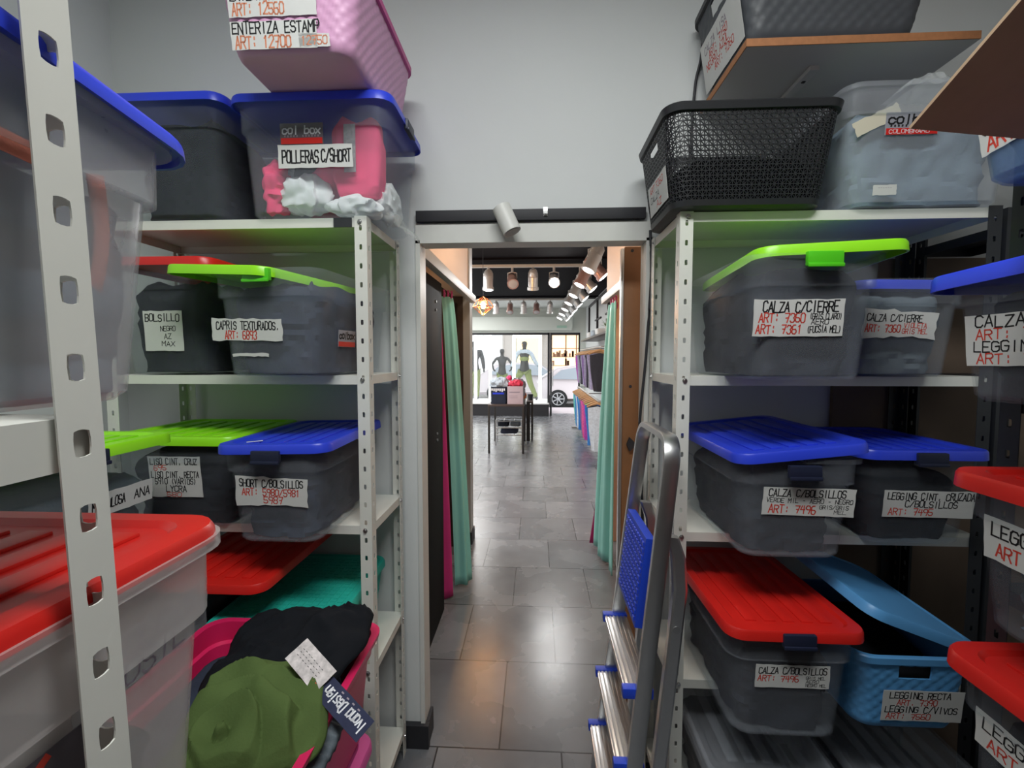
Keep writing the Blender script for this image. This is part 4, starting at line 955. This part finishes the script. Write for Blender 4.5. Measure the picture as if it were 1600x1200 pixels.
# ---------------------------------------------------------------- fitting corridor
def cubicle(label, x, y0, y1, side):
    t = emp('fitting_room_frame', label, 'fitting room', (0, 0, 0))
    a, b_ = sorted((x, x - side * .045))
    link('head_rail', bxm(a, b_, y0, y1, 2.165, 2.225, .002), 'greyframe', t)
    return t
cl = cubicle('grey head rail frame of the left fitting room with dark side panel', -.575, 2.022, 4.06, -1)
bm = bmesh.new(); box(bm, -.70, -.612, 2.35, 2.98, 0.0, 2.165, .002); pn = link('side_panel', bm, 'blackpanel', cl); pn['label'] = 'dark side panel'
bm = bmesh.new()
for z in (1.98, 2.03, 1.18, 1.22): tube(bm, [(-.612, 2.80, z), (-.606, 2.80, z)], .008, 10)
link('screw', bm, 'steel', pn)
o = link('cubicle_mirror_board', bxm(-1.66, -.72, 4.0, 4.05, 0, 2.16), 'darkwood'); o.name = 'back_panel'; tag(o, 'reddish brown panel at the back of the left fitting room', 'panel')
cr = cubicle('grey head rail frame of the right fitting room', .625, 2.022, 4.2, 1)
pk_ = emp('wooden_plank', 'tall brown wooden plank standing just past the right doorpost', 'plank', (.42, 2.1, 0))
bm = bmesh.new(); box(bm, -.032, .046, -.012, .012, .0, 2.18, .008); w1 = link('board', bm, 'wood', pk_)
bm = bmesh.new(); box(bm, -.046, -.033, -.016, .016, .0, 2.17, .003); l1 = link('metal_edge', bm, 'alu', pk_)
bm = bmesh.new()
for z in (2.16, 1.56, .95): tube(bm, [(.002, -.012, z), (.002, -.014, z)], .007, 10)
link('screw_hole', bm, 'blackpaint', w1)
bm = bmesh.new(); a = .032; loft(bm, [[(.0, -.030, 1.30 - a), (a, -.030, 1.30), (0, -.030, 1.30 + a), (-a * .4, -.030, 1.30)], [(.0, -.012, 1.30 - a), (a, -.012, 1.30), (0, -.012, 1.30 + a), (-a * .4, -.012, 1.30)]])
link('door_stop', bm, 'blackpaint', pk_, smooth=False)
def curtain(label, m, top, bot, z1, z0_, folds, amp, seed=0, hook='pinkrim', nu=70, nv=30, gather=.75):
    """top / bot: list of two (x, y) ends; the cloth hangs in folds and spreads towards the hem"""
    t = emp('curtain', label, 'curtain', (0, 0, 0)); bm = bmesh.new(); rows = []
    for j in range(nv + 1):
        v = j / nv; row = []; k = v ** gather
        for i in range(nu + 1):
            u = i / nu
            x = (top[0][0] + (top[1][0] - top[0][0]) * u) * (1 - k) + (bot[0][0] + (bot[1][0] - bot[0][0]) * u) * k
            y = (top[0][1] + (top[1][1] - top[0][1]) * u) * (1 - k) + (bot[0][1] + (bot[1][1] - bot[0][1]) * u) * k
            dx, dy = bot[1][0] - bot[0][0], bot[1][1] - bot[0][1]; L = math.hypot(dx, dy); nx, ny = -dy / L, dx / L
            f = (math.sin(u * folds * 2 * PI + seed) + .35 * math.sin(u * folds * 4.3 * PI + seed * 2 + v)) * amp * (.45 + .55 * v)
            row.append(bm.verts.new((x + nx * f, y + ny * f, z1 + (z0_ - z1) * v + .004 * math.sin(u * 9) * v)))
        rows.append(row)
    for a, c in zip(rows, rows[1:]):
        for i in range(nu): bm.faces.new((a[i], a[i + 1], c[i + 1], c[i]))
    solid(link('cloth', bm, m, t), .003)
    for k in range(3):
        bm = bmesh.new(); x = top[0][0] + (top[1][0] - top[0][0]) * (k + .5) / 3; y = top[0][1] + (top[1][1] - top[0][1]) * (k + .5) / 3
        tube(bm, [(x, y, z1 - .005), (x + .004, y, z1 + .02), (x, y, z1 + .045)], .008, 6); link('hook', bm, hook, t)
    return t
curtain('mint green curtain gathered open at the left fitting room', 'curtain_green', ((-.645, 3.16), (-.585, 3.25)), ((-.572, 3.22), (-.462, 3.32)), 2.11, .035, 1.2, .018, 1.0)
curtain('magenta curtain hanging behind the mint one at the left fitting room', 'curtain_pink', ((-.668, 3.09), (-.655, 3.12)), ((-.672, 3.03), (-.583, 3.13)), 2.10, .015, .8, .009, .4, gather=.9)
curtain('mint green curtain half drawn at the right fitting room', 'curtain_green', ((.61, 3.55), (.60, 3.85)), ((.60, 3.42), (.515, 4.0)), 2.12, .045, 2.0, .030, .5)
curtain('magenta curtain edge behind the mint one at the right fitting room', 'curtain_pink', ((.635, 3.70), (.63, 3.76)), ((.55, 4.02), (.488, 4.10)), 2.08, .02, 1, .012, .2, gather=1.5)

# ---------------------------------------------------------------- shop lights
M['lampbody'] = mat('lamp_chrome', (.72, .72, .72), .28, .45)
M['lampcopper'] = mat('lamp_copper', (.55, .34, .30), .28, .45)
for (a, b_, lab) in (((.71, 5.2, 3.03), (.71, 13.0, 3.03), 'long ceiling track of spot lamps along the right side'), ((-2.6, 6.95, 3.03), (.68, 6.95, 3.03), 'cross ceiling track carrying four nearest spot lamps'), ((-2.6, 10.95, 3.03), (.68, 10.95, 3.03), 'far cross ceiling track in front of the pale ceiling')):
    x0, x1 = sorted((a[0], b_[0])); y0, y1 = sorted((a[1], b_[1]))
    o = link('lamp_track', bxm(x0 - .03, x1 + .03, y0 - .03, y1 + .03, 3.03, 3.07, .003), 'white' if 'cross' in lab else 'greyframe'); tag(o, lab, 'lamp track')
def spot(label, x, y, z, d, m, lit, group, s=1, glow='lampglow'):
    t = emp('track_lamp', label, 'spot lamp', (x, y, z), group=group); d = Vector(d).normalized()
    bm = bmesh.new(); cyl(bm, (0, 0, 0), (0, 0, -.06 * s), .016 * s); tube(bm, [(-.055 * s, 0, -.13 * s), (-.055 * s, 0, -.07 * s), (0, 0, -.055 * s), (.055 * s, 0, -.07 * s), (.055 * s, 0, -.13 * s)], .007 * s, 6); link('yoke', bm, 'lampbody', t)
    c = Vector((0, 0, -.15 * s)); bm = bmesh.new(); L = .125 * s
    tube(bm, [c - d * L, c - d * L * .8, c - d * L * .3, c - d * L * .25, c + d * L * .7, c + d * L * .72, c + d * L], [.035 * s, .052 * s, .055 * s, .06 * s, .06 * s, .07 * s, .07 * s], 16, True); link('shade', bm, m, t)
    bm = bmesh.new(); cyl(bm, c + d * L * .99, c + d * (L + .004), .058 * s, .05 * s); link('lens', bm, glow if lit else 'melamine', t)
    if glow == 'glare':
        sp = bpy.data.lights.new('track_lamp_light', 'SPOT'); sp.energy = 85; sp.spot_size = math.radians(95); sp.spot_blend = .6; sp.shadow_soft_size = .06
        so = bpy.data.objects.new('track_lamp_light', sp); C.objects.link(so); so.parent = t; so.location = c + d * (L + .02); so.rotation_euler = d.to_track_quat('-Z', 'Y').to_euler()
    return t
for k, (x, d, m, lit) in enumerate(((-.72, (0, -.1, -1), 'lampbody', True), (-.36, (.1, -.75, -.5), 'lampcopper', False), (-.05, (0, .3, -1), 'lampbody', False), (.26, (0, -.9, -.45), 'lampbody', True))):
    spot(['leftmost chrome spot lamp on the nearest cross track', 'copper-toned spot lamp turned to the camera on the nearest cross track', 'third unlit chrome spot lamp on the nearest cross track', 'glaring spot lamp aimed at the camera on the nearest cross track'][k], x, 6.95, 3.03, d, m, lit, 'spot lamps on the nearest cross track', 1.22, 'glare' if k == 3 else 'lampglow')
for k, x in enumerate((-.95, -.62, -.30, 0.0, .32)):
    spot(['leftmost', 'second', 'middle', 'fourth', 'rightmost'][k] + ' small spot lamp on the far cross track', x, 10.95, 3.03, (0, .2, -1) if k % 2 == 0 else (0, -.5, -.8), 'lampbody' if k % 2 == 0 else 'lampcopper', False, 'spot lamps on the far cross track', 1.12)
ordn = ['nearest', 'second', 'third', 'fourth', 'fifth', 'sixth', 'seventh', 'eighth', 'ninth', 'tenth', 'eleventh', 'twelfth', 'thirteenth', 'fourteenth', 'fifteenth', 'farthest']
for k in range(14):
    y = 5.45 + .55 * k; s = 1 if k % 2 else -1
    spot(f'{ordn[k]} lit spot lamp on the long right-hand ceiling track', .71 + .04 * s, y, 3.03, (.55 * s + .15, -.12, -.8), 'lampcopper' if k in (1, 2) else 'lampbody', True, 'spot lamps on the long right track', 1.3)
# pendant lamp
pl_ = emp('pendant_lamp', 'geometric copper wire pendant lamp with amber bulb', 'lamp', (-.62, 5.4, 2.29))
pl_.scale = (.74, .74, .74)
bm = bmesh.new(); cyl(bm, (0, 0, .12), (0, 0, 1.09), .004); link('cord', bm, 'blackpaint', pl_)
bm = bmesh.new(); T = Vector((0, 0, .15)); Bm = Vector((0, 0, -.15)); up_ = [Vector((.10 * math.cos(a * PI / 3), .10 * math.sin(a * PI / 3), .09)) for a in range(6)]; mid = [Vector((.165 * math.cos(a * PI / 3), .165 * math.sin(a * PI / 3), -.01)) for a in range(6)]
for a in range(6):
    for p, q in ((T, up_[a]), (up_[a], up_[(a + 1) % 6]), (up_[a], mid[a]), (mid[a], mid[(a + 1) % 6]), (mid[a], Bm)): cyl(bm, p, q, .006, n=6)
link('cage', bm, 'copper', pl_); bm = bmesh.new(); blob(bm, (0, 0, .01), (.04, .04, .055), e=1, amp=0, nu=16, nv=10); link('bulb', bm, 'bulb', pl_)
point('pendant_lamp_light', (-.62, 5.4, 2.20), 30, (1, .46, .14), .05)
# window light tubes
for k, x in enumerate((-1.78, -1.345, -.645, .12)):
    o = link('light_tube', bxm(x - (.045 if k != 1 else .05), x + .035, 13.52, 13.58, .38, 2.36, .004), 'tube'); tag(o, ['leftmost', 'second', 'third', 'rightmost'][k] + ' upright white light tube in the shop window', 'light tube', 'light tubes in the shop window')
for k, (x0, x1) in enumerate(((-1.83, -1.40), (-.62, .08))):
    o = link('light_tube', bxm(x0, x1, 13.52, 13.58, 2.26, 2.335, .004), 'tube'); tag(o, ['left', 'right'][k] + ' level white light tube across the top of the shop window', 'light tube', 'light tubes in the shop window')

# ---------------------------------------------------------------- display table and what is on it
def table(label, x0, x1, y0, y1, h, mtop, group=None):
    t = emp('display_table', label, 'table', ((x0 + x1) / 2, (y0 + y1) / 2, 0), group=group); W, L = x1 - x0, y1 - y0
    link('tabletop', bxm(-W / 2, W / 2, -L / 2, L / 2, h - .035, h, .003), mtop, t)
    for sx in (-1, 1):
        for sy in (-1, 1): link('leg', bxm(sx * (W / 2 - .02) - .018, sx * (W / 2 - .02) + .018, sy * (L / 2 - .02) - .018, sy * (L / 2 - .02) + .018, 0, h - .035, .002), 'tableframe', t)
    return t
tb = table('dark metal display table with cartons on top, in the middle of the shop', -.845, -.205, 8.0, 9.25, .868, 'tabletop')
tb2 = table('taller dark display table standing behind the first one', -.20, -.06, 9.3, 10.2, .80, 'tabletop')
o = link('easel_board', bxm(-.185, -.12, 9.27, 9.29, .0, .80, .002), 'tableframe', rot=(0, 0, 0)); o.name = 'display_board'; tag(o, 'dark upright board leaning at the right of the display table', 'board')
rk = emp('low_rack', 'low chrome rack with folded stock under the display table', 'rack', (-.52, 8.95, 0))
for z in (.34, .20, .47):
    bm = bmesh.new()
    for y in (-.2, .2): cyl(bm, (-.25, y, z), (.25, y, z), .009)
    for x in (-.25, -.1, .1, .25): cyl(bm, (x, -.2, z), (x, .2, z), .007)
    link('shelf', bm, 'steel', rk)
for x in (-.25, .25):
    for y in (-.2, .2): bm = bmesh.new(); cyl(bm, (x, y, 0), (x, y, .5), .010); link('leg', bm, 'steel', rk)
for q, (x, y, z, s, m) in enumerate(((-.63, 8.95, .405, (.11, .14, .05), 'cloth_dark'), (-.40, 8.95, .405, (.10, .14, .05), 'cloth_grey'), (-.52, 8.95, .26, (.17, .14, .045), 'cloth_navy'))):
    thing_blob('folded_stock', ['dark folded stock at left of the low rack', 'grey folded stock at right of the low rack', 'navy folded stock on the bottom of the low rack'][q], 'clothes', m, (x, y, z), s, q + 3, .08, 12, .4, 'folded stock under the display table')
c1 = emp('storage_cube', 'black fabric storage cube on the display table', 'box', (-.665, 8.22, .869))
bm = bmesh.new(); loft(bm, [rr(.27, .26, .02, 0), rr(.275, .265, .02, .30), rr(.262, .252, .018, .30), rr(.26, .25, .018, .02)]); link('body', bm, 'cloth_navy', c1)
bm = bmesh.new()
for k in range(7): box(bm, -.125 + k * .036, -.098 + k * .036, -.1345, -.131, .235 - .01 * (k % 3), .275, .001)
l_ = link('trim_band', bm, 'w', c1); l_['label'] = 'white patterned band'
bm = bmesh.new(); box(bm, -.10, .10, -.1355, -.131, .17, .20); l_ = link('stripe', bm, 'blue', c1); l_['label'] = 'blue stripe'
c2 = emp('carton', 'lilac carton with faint printed lines on the display table', 'box', (-.365, 8.20, .869))
bm = bmesh.new(); loft(bm, [rr(.28, .24, .008, 0), rr(.28, .24, .008, .315), rr(.27, .23, .006, .315), rr(.27, .23, .006, .01)]); link('body', bm, 'lilac', c2)
bm = bmesh.new()
for z in (.20, .14, .11): box(bm, -.11, .04 if z < .2 else .08, -.1225, -.1195, z, z + (.02 if z > .15 else .006))
link('print', bm, 'g', c2)
bm = bmesh.new(); box(bm, .139, .1425, -.118, .118, .003, .312); sd_ = link('side_panel', bm, 'tabletop', c2); sd_['label'] = 'dark carton side'
for q, (n_, x, y, z, s, m) in enumerate((('pale blue clothes heaped on the black storage cube', -.66, 8.24, 1.23, (.18, .15, .11), 'pale'), ('white and grey clothes heaped behind the storage cube', -.60, 8.57, 1.06, (.22, .15, .19), 'cloth_white'), ('red clothes spilling out of the lilac carton', -.365, 8.20, 1.22, (.135, .11, .075), 'neonred'),
                            ('grey hats and clothes piled at the back right of the table', -.36, 8.75, 1.09, (.16, .18, .22), 'greyheap'), ('pink cap on top of the heap at the table', -.50, 8.52, 1.31, (.06, .06, .05), 'cloth_pink'), ('orange pouch at the right rear of the table', -.235, 9.05, .93, (.05, .06, .06), 'orange'), ('turquoise garment at the right rear of the table', -.27, 8.98, 1.08, (.05, .08, .05), 'teal'))):
    if m not in M: M[m] = mat(m + '_cloth', {'pale': (.45, .52, .60), 'neonred': (.75, .05, .10), 'greyheap': (.30, .29, .30), 'orange': (.8, .20, .05)}[m], .85, var=.5, vscale=22)
    thing_blob('clothes_heap', n_, 'clothes', m, (x, y, z), s, q + 31, .45, 14, .8, crease=8)
pt = emp('plant_pot', 'small dark pot at the right rear corner of the table', 'pot', (-.12, 9.6, .801)); bm = bmesh.new(); loft(bm, [rr(.09, .09, .044, 0), rr(.12, .12, .058, .12), rr(.105, .105, .05, .12), rr(.09, .09, .04, .03)]); link('pot', bm, 'blackpaint', pt)

# ---------------------------------------------------------------- mannequins
def figure(label, x, y, z, J, E, parts, turn=0):
    t = emp('mannequin', label, 'mannequin', (x, y, z), (0, 0, turn))
    def skin(name, m, names, grow=0):
        idx = {n: i for i, n in enumerate(names)}
        me = bpy.data.meshes.new(name); me.from_pydata([J[n][:3] for n in names], [(idx[a], idx[b]) for a, b in E if a in idx and b in idx], []); me.update()
        o = bpy.data.objects.new(name, me); C.objects.link(o); o.parent = t; me.materials.append(M[m])
        sk = o.modifiers.new('skin', 'SKIN'); sk.use_smooth_shade = True
        for n in names: r = J[n][3] + grow; ry = (J[n][4] if len(J[n]) > 4 else J[n][3]) + grow; me.skin_vertices[0].data[idx[n]].radius = (r, ry)
        for v in me.skin_vertices[0].data: v.use_root = False
        me.skin_vertices[0].data[0].use_root = True
        s = o.modifiers.new('smooth', 'SUBSURF'); s.levels = 1; s.render_levels = 1
        return o
    for nm_, m, names, g in parts: skin(nm_, m, names, g)
    return t
def joints(legL, legR, armL, armR, h=1.0):
    J = {'hip': (0, 0, .96, .13, .10), 'waist': (0, 0, 1.12, .11, .085), 'chest': (0, 0, 1.34, .15, .10), 'neck0': (0, 0, 1.49, .07, .06), 'neck': (0, 0, 1.56, .05, .05), 'head': (0, 0, 1.66, .10, .12), 'crown': (0, 0, 1.77, .085, .10),
         'kL': (*legL[0], .06), 'aL': (*legL[1], .04), 'tL': (legL[1][0], legL[1][1] - .12, legL[1][2] - .05, .028), 'thL': (-.09, 0, .86, .085), 'kR': (*legR[0], .06), 'aR': (*legR[1], .04), 'tR': (legR[1][0], legR[1][1] - .12, legR[1][2] - .05, .028), 'thR': (.09, 0, .86, .085),
         'sL': (-.19, 0, 1.44, .055), 'eL': (*armL[0], .04), 'wL': (*armL[1], .028), 'hL': (*armL[2], .03), 'sR': (.19, 0, 1.44, .055), 'eR': (*armR[0], .04), 'wR': (*armR[1], .028), 'hR': (*armR[2], .03)}
    return {k: tuple(v[i] * (h if True else 1) for i in range(len(v))) for k, v in J.items()}
E_ = [('hip', 'waist'), ('waist', 'chest'), ('chest', 'neck0'), ('neck0', 'neck'), ('neck', 'head'), ('head', 'crown'), ('hip', 'thL'), ('thL', 'kL'), ('kL', 'aL'), ('aL', 'tL'), ('hip', 'thR'), ('thR', 'kR'), ('kR', 'aR'), ('aR', 'tR'), ('chest', 'sL'), ('sL', 'eL'), ('eL', 'wL'), ('wL', 'hL'), ('chest', 'sR'), ('sR', 'eR'), ('eR', 'wR'), ('wR', 'hR')]
BODY = ['hip', 'waist', 'chest', 'neck0', 'neck', 'head', 'crown', 'thL', 'kL', 'aL', 'tL', 'thR', 'kR', 'aR', 'tR', 'sL', 'eL', 'wL', 'hL', 'sR', 'eR', 'wR', 'hR']
TOP = ['waist', 'chest', 'neck0', 'sL', 'eL', 'wL', 'sR', 'eR', 'wR']; PANT = ['hip', 'thL', 'kL', 'aL', 'thR', 'kR', 'aR']
Jst = joints(((-.09, 0, .48), (-.09, .02, .08)), ((.09, 0, .48), (.09, .02, .08)), ((-.26, .02, 1.15), (-.28, -.03, .92), (-.28, -.05, .82)), ((.26, .02, 1.15), (.28, -.03, .92), (.28, -.05, .82)), 1.03)
figure('black mannequin in dark jacket and khaki trousers at the left of the shop window', -1.90, 14.15, .376, Jst, E_, [('body', 'mann', BODY, 0), ('jacket', 'cloth_jacket', TOP, .022), ('trousers', 'cloth_khaki', PANT, .02)], PI)
Jp = joints(((-.11, -.03, .48), (-.10, .04, .08)), ((.11, -.03, .48), (.10, .04, .08)), ((-.34, .06, 1.22), (-.30, -.10, 1.02), (-.24, -.14, .98)), ((.34, .06, 1.22), (.30, -.10, 1.02), (.24, -.14, .98)), .90)
figure('smaller black mannequin with bent arms at the centre of the shop window', -1.06, 14.35, .376, Jp, E_, [('body', 'mann', BODY, 0), ('top', 'cloth_jacket', ['waist', 'chest', 'neck0'], .015), ('trousers', 'cloth_khaki', PANT, .02)], PI)
Jw = joints(((-.26, .10, .58), (-.20, -.02, .14)), ((.18, -.16, .50), (.36, -.22, .09)), ((-.30, .0, 1.18), (-.38, .0, .98), (-.40, -.02, .90)), ((.30, .02, 1.18), (.42, -.02, 1.02), (.50, -.04, .94)), 1.03)
figure('striding mannequin in white jacket and olive trousers at the right of the shop window', -.36, 14.15, .376, Jw, E_, [('body', 'mann', BODY, 0), ('jacket', 'pale', ['chest', 'neck0', 'sL', 'eL', 'wL', 'sR', 'eR', 'wR'], .03), ('top', 'cloth_khaki', ['waist', 'chest'], .045), ('trousers', 'cloth_khaki', PANT, .03)], 0)

# ---------------------------------------------------------------- right-hand garment rails and shelves
gr = emp('garment_rail', 'upper steel garment rail on the right shop wall', 'garment rail', (1.02, 9, 1.86))
bm = bmesh.new(); cyl(bm, (0, -1.75, 0), (0, 1.7, 0), .014); link('rail', bm, 'steel', gr)
for y in (-1.7, 0, 1.65): bm = bmesh.new(); cyl(bm, (0, y, 0), (.395, y, 0), .01); link('bracket', bm, 'steel', gr)
gr2 = emp('garment_rail', 'lower steel garment rail on the right shop wall', 'garment rail', (1.0, 9, .99))
bm = bmesh.new(); cyl(bm, (0, -1.65, 0), (0, 2.1, 0), .014); link('rail', bm, 'steel', gr2)
for y in (-1.6, 0, 2.0): bm = bmesh.new(); cyl(bm, (0, y, 0), (.415, y, 0), .01); link('bracket', bm, 'steel', gr2)
bm = bmesh.new(); cyl(bm, (0, 2.05, -.99), (0, 2.05, 0), .012); box(bm, -.14, .1, 2.0, 2.1, -.99, -.95, .004); link('stand', bm, 'steel', gr2)
def hang(x, y, z, wd, ln, m, cname, where, k, grp):
    t = emp('clothes_hanger', f'wooden hanger, {ordn[k]} from the camera on the {where} rail', 'hanger', (x, y, z), (0, 0, -.62 + random.Random(k).uniform(-.2, .2)), 'hangers on the ' + where + ' rail')
    bm = bmesh.new(); tube(bm, [(0, 0, -.05), (0, 0, -.015), (.012, 0, .012), (0, 0, .026), (-.014, 0, .018)], .004, 6); link('hook', bm, 'steel', t)
    bm = bmesh.new(); tube(bm, [(-wd, 0, -.115), (-wd * .5, 0, -.075), (0, 0, -.05), (wd * .5, 0, -.075), (wd, 0, -.115)], [.013, .017, .020, .017, .013], 8); link('bar', bm, 'hanger', t)
    bm = bmesh.new(); loops = []; rn = random.Random(k * 7 + len(where))
    for j in range(7):
        v = j / 6; w2 = wd * (.92 - .32 * v + .10 * math.sin(v * 5 + k) * (v > 0)); loops.append([(a * w2 + .01 * math.sin(j + k), b_ * (.014 + .016 * v) + .012 * math.sin(a * 7 + k) * v, -.10 - ln * v - (.035 * abs(a) if j == 0 else 0)) for a, b_ in [(math.cos(2 * PI * i / 20), math.sin(2 * PI * i / 20)) for i in range(20)]])
    loft(bm, loops); o = link('hanging_garment', bm, m, loc=(x, y, z), rot=t.rotation_euler)
    tag(o, f'{cname} garment hanging {ordn[k]} from the camera on the {where} rail', 'garment', grp)
for nme, c in (('hg_lilac', (.30, .27, .42)), ('hg_grey', (.22, .22, .26)), ('hg_violet', (.22, .13, .34)), ('hg_blue', (.02, .16, .48)), ('hg_lime', (.36, .62, .22)), ('hg_mag', (.40, .05, .36)), ('hg_pink', (.75, .12, .36)), ('hg_teal', (.12, .42, .40)), ('hg_pale', (.55, .62, .70)), ('hg_black', (.02, .02, .03))):
    M[nme] = mat(nme, c, .85, var=.35, vscale=30)
up_cols = ['hg_black', 'hg_grey', 'hg_lilac', 'hg_grey', 'hg_black', 'hg_lilac', 'hg_violet', 'hg_grey', 'hg_lilac', 'hg_black', 'hg_grey', 'hg_lilac', 'hg_mag', 'hg_violet']
CN = {'hg_black': 'black', 'hg_grey': 'grey', 'hg_lilac': 'lilac grey', 'hg_violet': 'violet', 'hg_blue': 'deep blue', 'hg_lime': 'lime green', 'hg_mag': 'purple', 'hg_pink': 'pink', 'hg_teal': 'teal', 'hg_pale': 'pale blue'}
for k, m in enumerate(up_cols): hang(1.02, 7.45 + .23 * k, 1.86, .19, .62, m, CN[m], 'upper', k, 'garments on the upper rail')
lo_cols = ['hg_pale', 'hg_black', 'hg_blue', 'hg_lime', 'hg_mag', 'hg_pink', 'hg_violet', 'hg_blue', 'hg_teal', 'hg_blue', 'hg_pale', 'hg_blue', 'hg_teal', 'hg_teal']
for k, m in enumerate(lo_cols): hang(1.0, 7.55 + .25 * k, .99, .18, .74 if k not in (3, 8) else .42, m, CN[m], 'lower', k, 'garments on the lower rail')
ws = emp('shelf_frame', 'black metal wall shelf frame above the garment rails', 'shelf', (1.2, 9, 0))
for y in (-2.6, -1.2, .2, 1.6):
    link('upright', bxm(-.02, .02, y - .02, y + .02, 2.05, 2.85, .002), 'blackpaint', ws)
link('shelf', bxm(-.18, .215, -2.7, 1.7, 2.05, 2.08, .002), 'tabletop', ws); link('top_bar', bxm(-.02, .02, -2.6, 1.6, 2.81, 2.85, .002), 'blackpaint', ws)
for y in (-1.2, .2): link('cross_bar', bxm(-.015, .015, y - .5, y + .3, 2.42, 2.45, .002), 'blackpaint', ws)
pp = emp('potted_plant', 'small green plant in a pot on the black wall shelf', 'plant', (1.13, 7.35, 2.081)); bm = bmesh.new(); loft(bm, [rr(.08, .08, .039, 0), rr(.11, .11, .054, .1), rr(.1, .1, .045, .1), rr(.08, .08, .03, .02)]); link('pot', bm, 'melamine', pp)
bm = bmesh.new(); rn = random.Random(2)
for k in range(40):
    a = rn.uniform(0, 2 * PI); e = rn.uniform(.2, 1.3); d = Vector((math.cos(a) * math.cos(e), math.sin(a) * math.cos(e), math.sin(e))) * rn.uniform(.08, .15); s_ = d.cross(Vector((0, 0, 1))).normalized() * .018; b0 = Vector((0, 0, .09))
    bm.faces.new([bm.verts.new(p) for p in (b0, b0 + d * .6 + s_, b0 + d, b0 + d * .6 - s_)])
solid(link('leaves', bm, 'potgreen', pp, smooth=False), .002)
for k, (y, m) in enumerate(((8.3, 'cloth_white'), (8.9, 'pale'), (9.6, 'cloth_white'))):
    thing_blob('folded_stock', ['near', 'middle', 'far'][k] + ' pile of pale folded stock on the black wall shelf', 'clothes', m, (1.18, y, 2.145), (.13, .15, .062), k + 71, .1, 10, .35)

# ---------------------------------------------------------------- street
def car(label, x, y, z, m, face, s=1, tint='carglass'):
    """side view profile extruded with tumblehome; front towards -x when face = -1"""
    t = emp('car', label, 'car', (x, y, z))
    prof = [(-2.05, .35), (-2.1, .55), (-2.02, .72), (-1.7, .86), (-1.15, .96), (-.45, 1.42), (.0, 1.50), (.7, 1.50), (1.35, 1.40), (1.95, 1.02), (2.08, .9), (2.1, .5), (2.02, .33)]
    bm = bmesh.new(); loops = []
    for yy, kx, kz in ((-.86, .97, .0), (-.88, 1, .0), (-.84, 1, -.02), (-.62, .99, 0), (.62, .99, 0), (.84, 1, -.02), (.88, 1, 0), (.86, .97, 0)):
        loops.append([((-face) * px * kx * s, (yy if pz < 1 else yy * .80) * s, (pz + kz) * s) for px, pz in prof])
    loft(bm, loops); link('body', bm, m, t, ang=40)
    for sy in (-1, 1):
        bm = bmesh.new()
        gl = [(-1.0, 1.0), (-.44, 1.37), (.0, 1.43), (.68, 1.43), (1.2, 1.34), (1.6, 1.03)]
        loft(bm, [[((-face) * a * s, sy * ((.878 if b_ < 1.05 else .72) + e) * s, b_ * s) for a, b_ in gl] for e in (-.01, .012)]); link('side_window', bm, tint, t, ang=30)
        for wx in (-1.3, 1.32):
            bm = bmesh.new(); cx = -face * wx * s
            tube(bm, [(cx, sy * .70 * s, .32 * s), (cx, sy * .90 * s, .32 * s)], .33 * s, 28)
            wh = link('wheel', bm, 'rubber', t)
            bm = bmesh.new()
            for q in range(7):
                a = q * 2 * PI / 7; cyl(bm, (cx, sy * .905 * s, .32 * s), (cx + .20 * s * math.cos(a), sy * .905 * s, .32 * s + .20 * s * math.sin(a)), .022 * s, n=6)
            ring = [(cx + .215 * s * math.cos(a), sy * .905 * s, .32 * s + .215 * s * math.sin(a)) for a in [k * 2 * PI / 24 for k in range(25)]]; tube(bm, ring, .016 * s, 6)
            link('wheel_rim', bm, 'rim', wh)
    bm = bmesh.new(); cx = -face
    loft(bm, [[(cx * (-1.13 + e) * s, yy * s, (.985 + e * .3) * s), (cx * (-.47 + e) * s, yy * .82 * s, (1.42 + e * .3) * s)] for yy in (-.78, .78) for e in (-.012,)] , False, False, False); solid(link('windscreen', bm, tint, t), .01)
    bm = bmesh.new(); blob(bm, (cx * -.85 * s, -.97 * s, 1.02 * s), (.06 * s, .08 * s, .05 * s), e=.8, amp=0, nu=14, nv=8); link('wing_mirror', bm, m, t)
    return t
car('pale car parked with front wheel showing through the shop door', 2.10, 17.2, -.1, 'carpaint', 1)
car('white car passing further back, seen through the shop window', -.30, 19.8, -.1, 'carpaint', 1, 1.05)
fs_ = emp('building', 'stone fronted building with warmly lit shop across the street', 'building', (0, 24.4, 0))
link('wall', bxm(-16, 18, .0, 1.0, -.1, 9), 'facade', fs_)
for k, (x0, x1, z0_, z1_, m) in enumerate(((-1.1, .35, .5, 3.0, 'yellowwin'), (.75, 3.2, .15, 3.1, 'warmwin'), (-3.6, -1.7, .3, 3.1, 'dimwin'))):
    if m not in M: M[m] = mat(m, {'yellowwin': (1, .80, .36), 'dimwin': (.62, .64, .66)}[m], .5, emit={'yellowwin': 1.0, 'dimwin': .7}[m])
    f = link('window', bxm(x0, x1, -.06, .02, z0_, z1_), 'facade', fs_)
    p = link('pane', bxm(x0 + .08, x1 - .08, -.09, -.06, z0_ + .08, z1_ - .08), m, f)
M['wm'] = mat('window_shelf_brown', (.30, .16, .09), .7)
bm = bmesh.new(); rn = random.Random(8)
for x in (.8, 1.55, 2.1, 3.15): box(bm, x - .03, x + .03, -.13, -.09, .15, 3.1)
for z in (.8, 1.25, 1.7, 2.15): box(bm, .8, 3.15, -.12, -.09, z, z + .03)
for k in range(60):
    x = rn.uniform(.85, 3.1); z = rn.choice((.2, .83, 1.28, 1.73)); box(bm, x - .05, x + .05, -.13, -.09, z, z + rn.uniform(.12, .35))
link('window_shelves', bm, 'wm', fs_)
link('canopy', bxm(.2, 5, -1.0, 0, 3.25, 3.6), 'fascia', fs_)
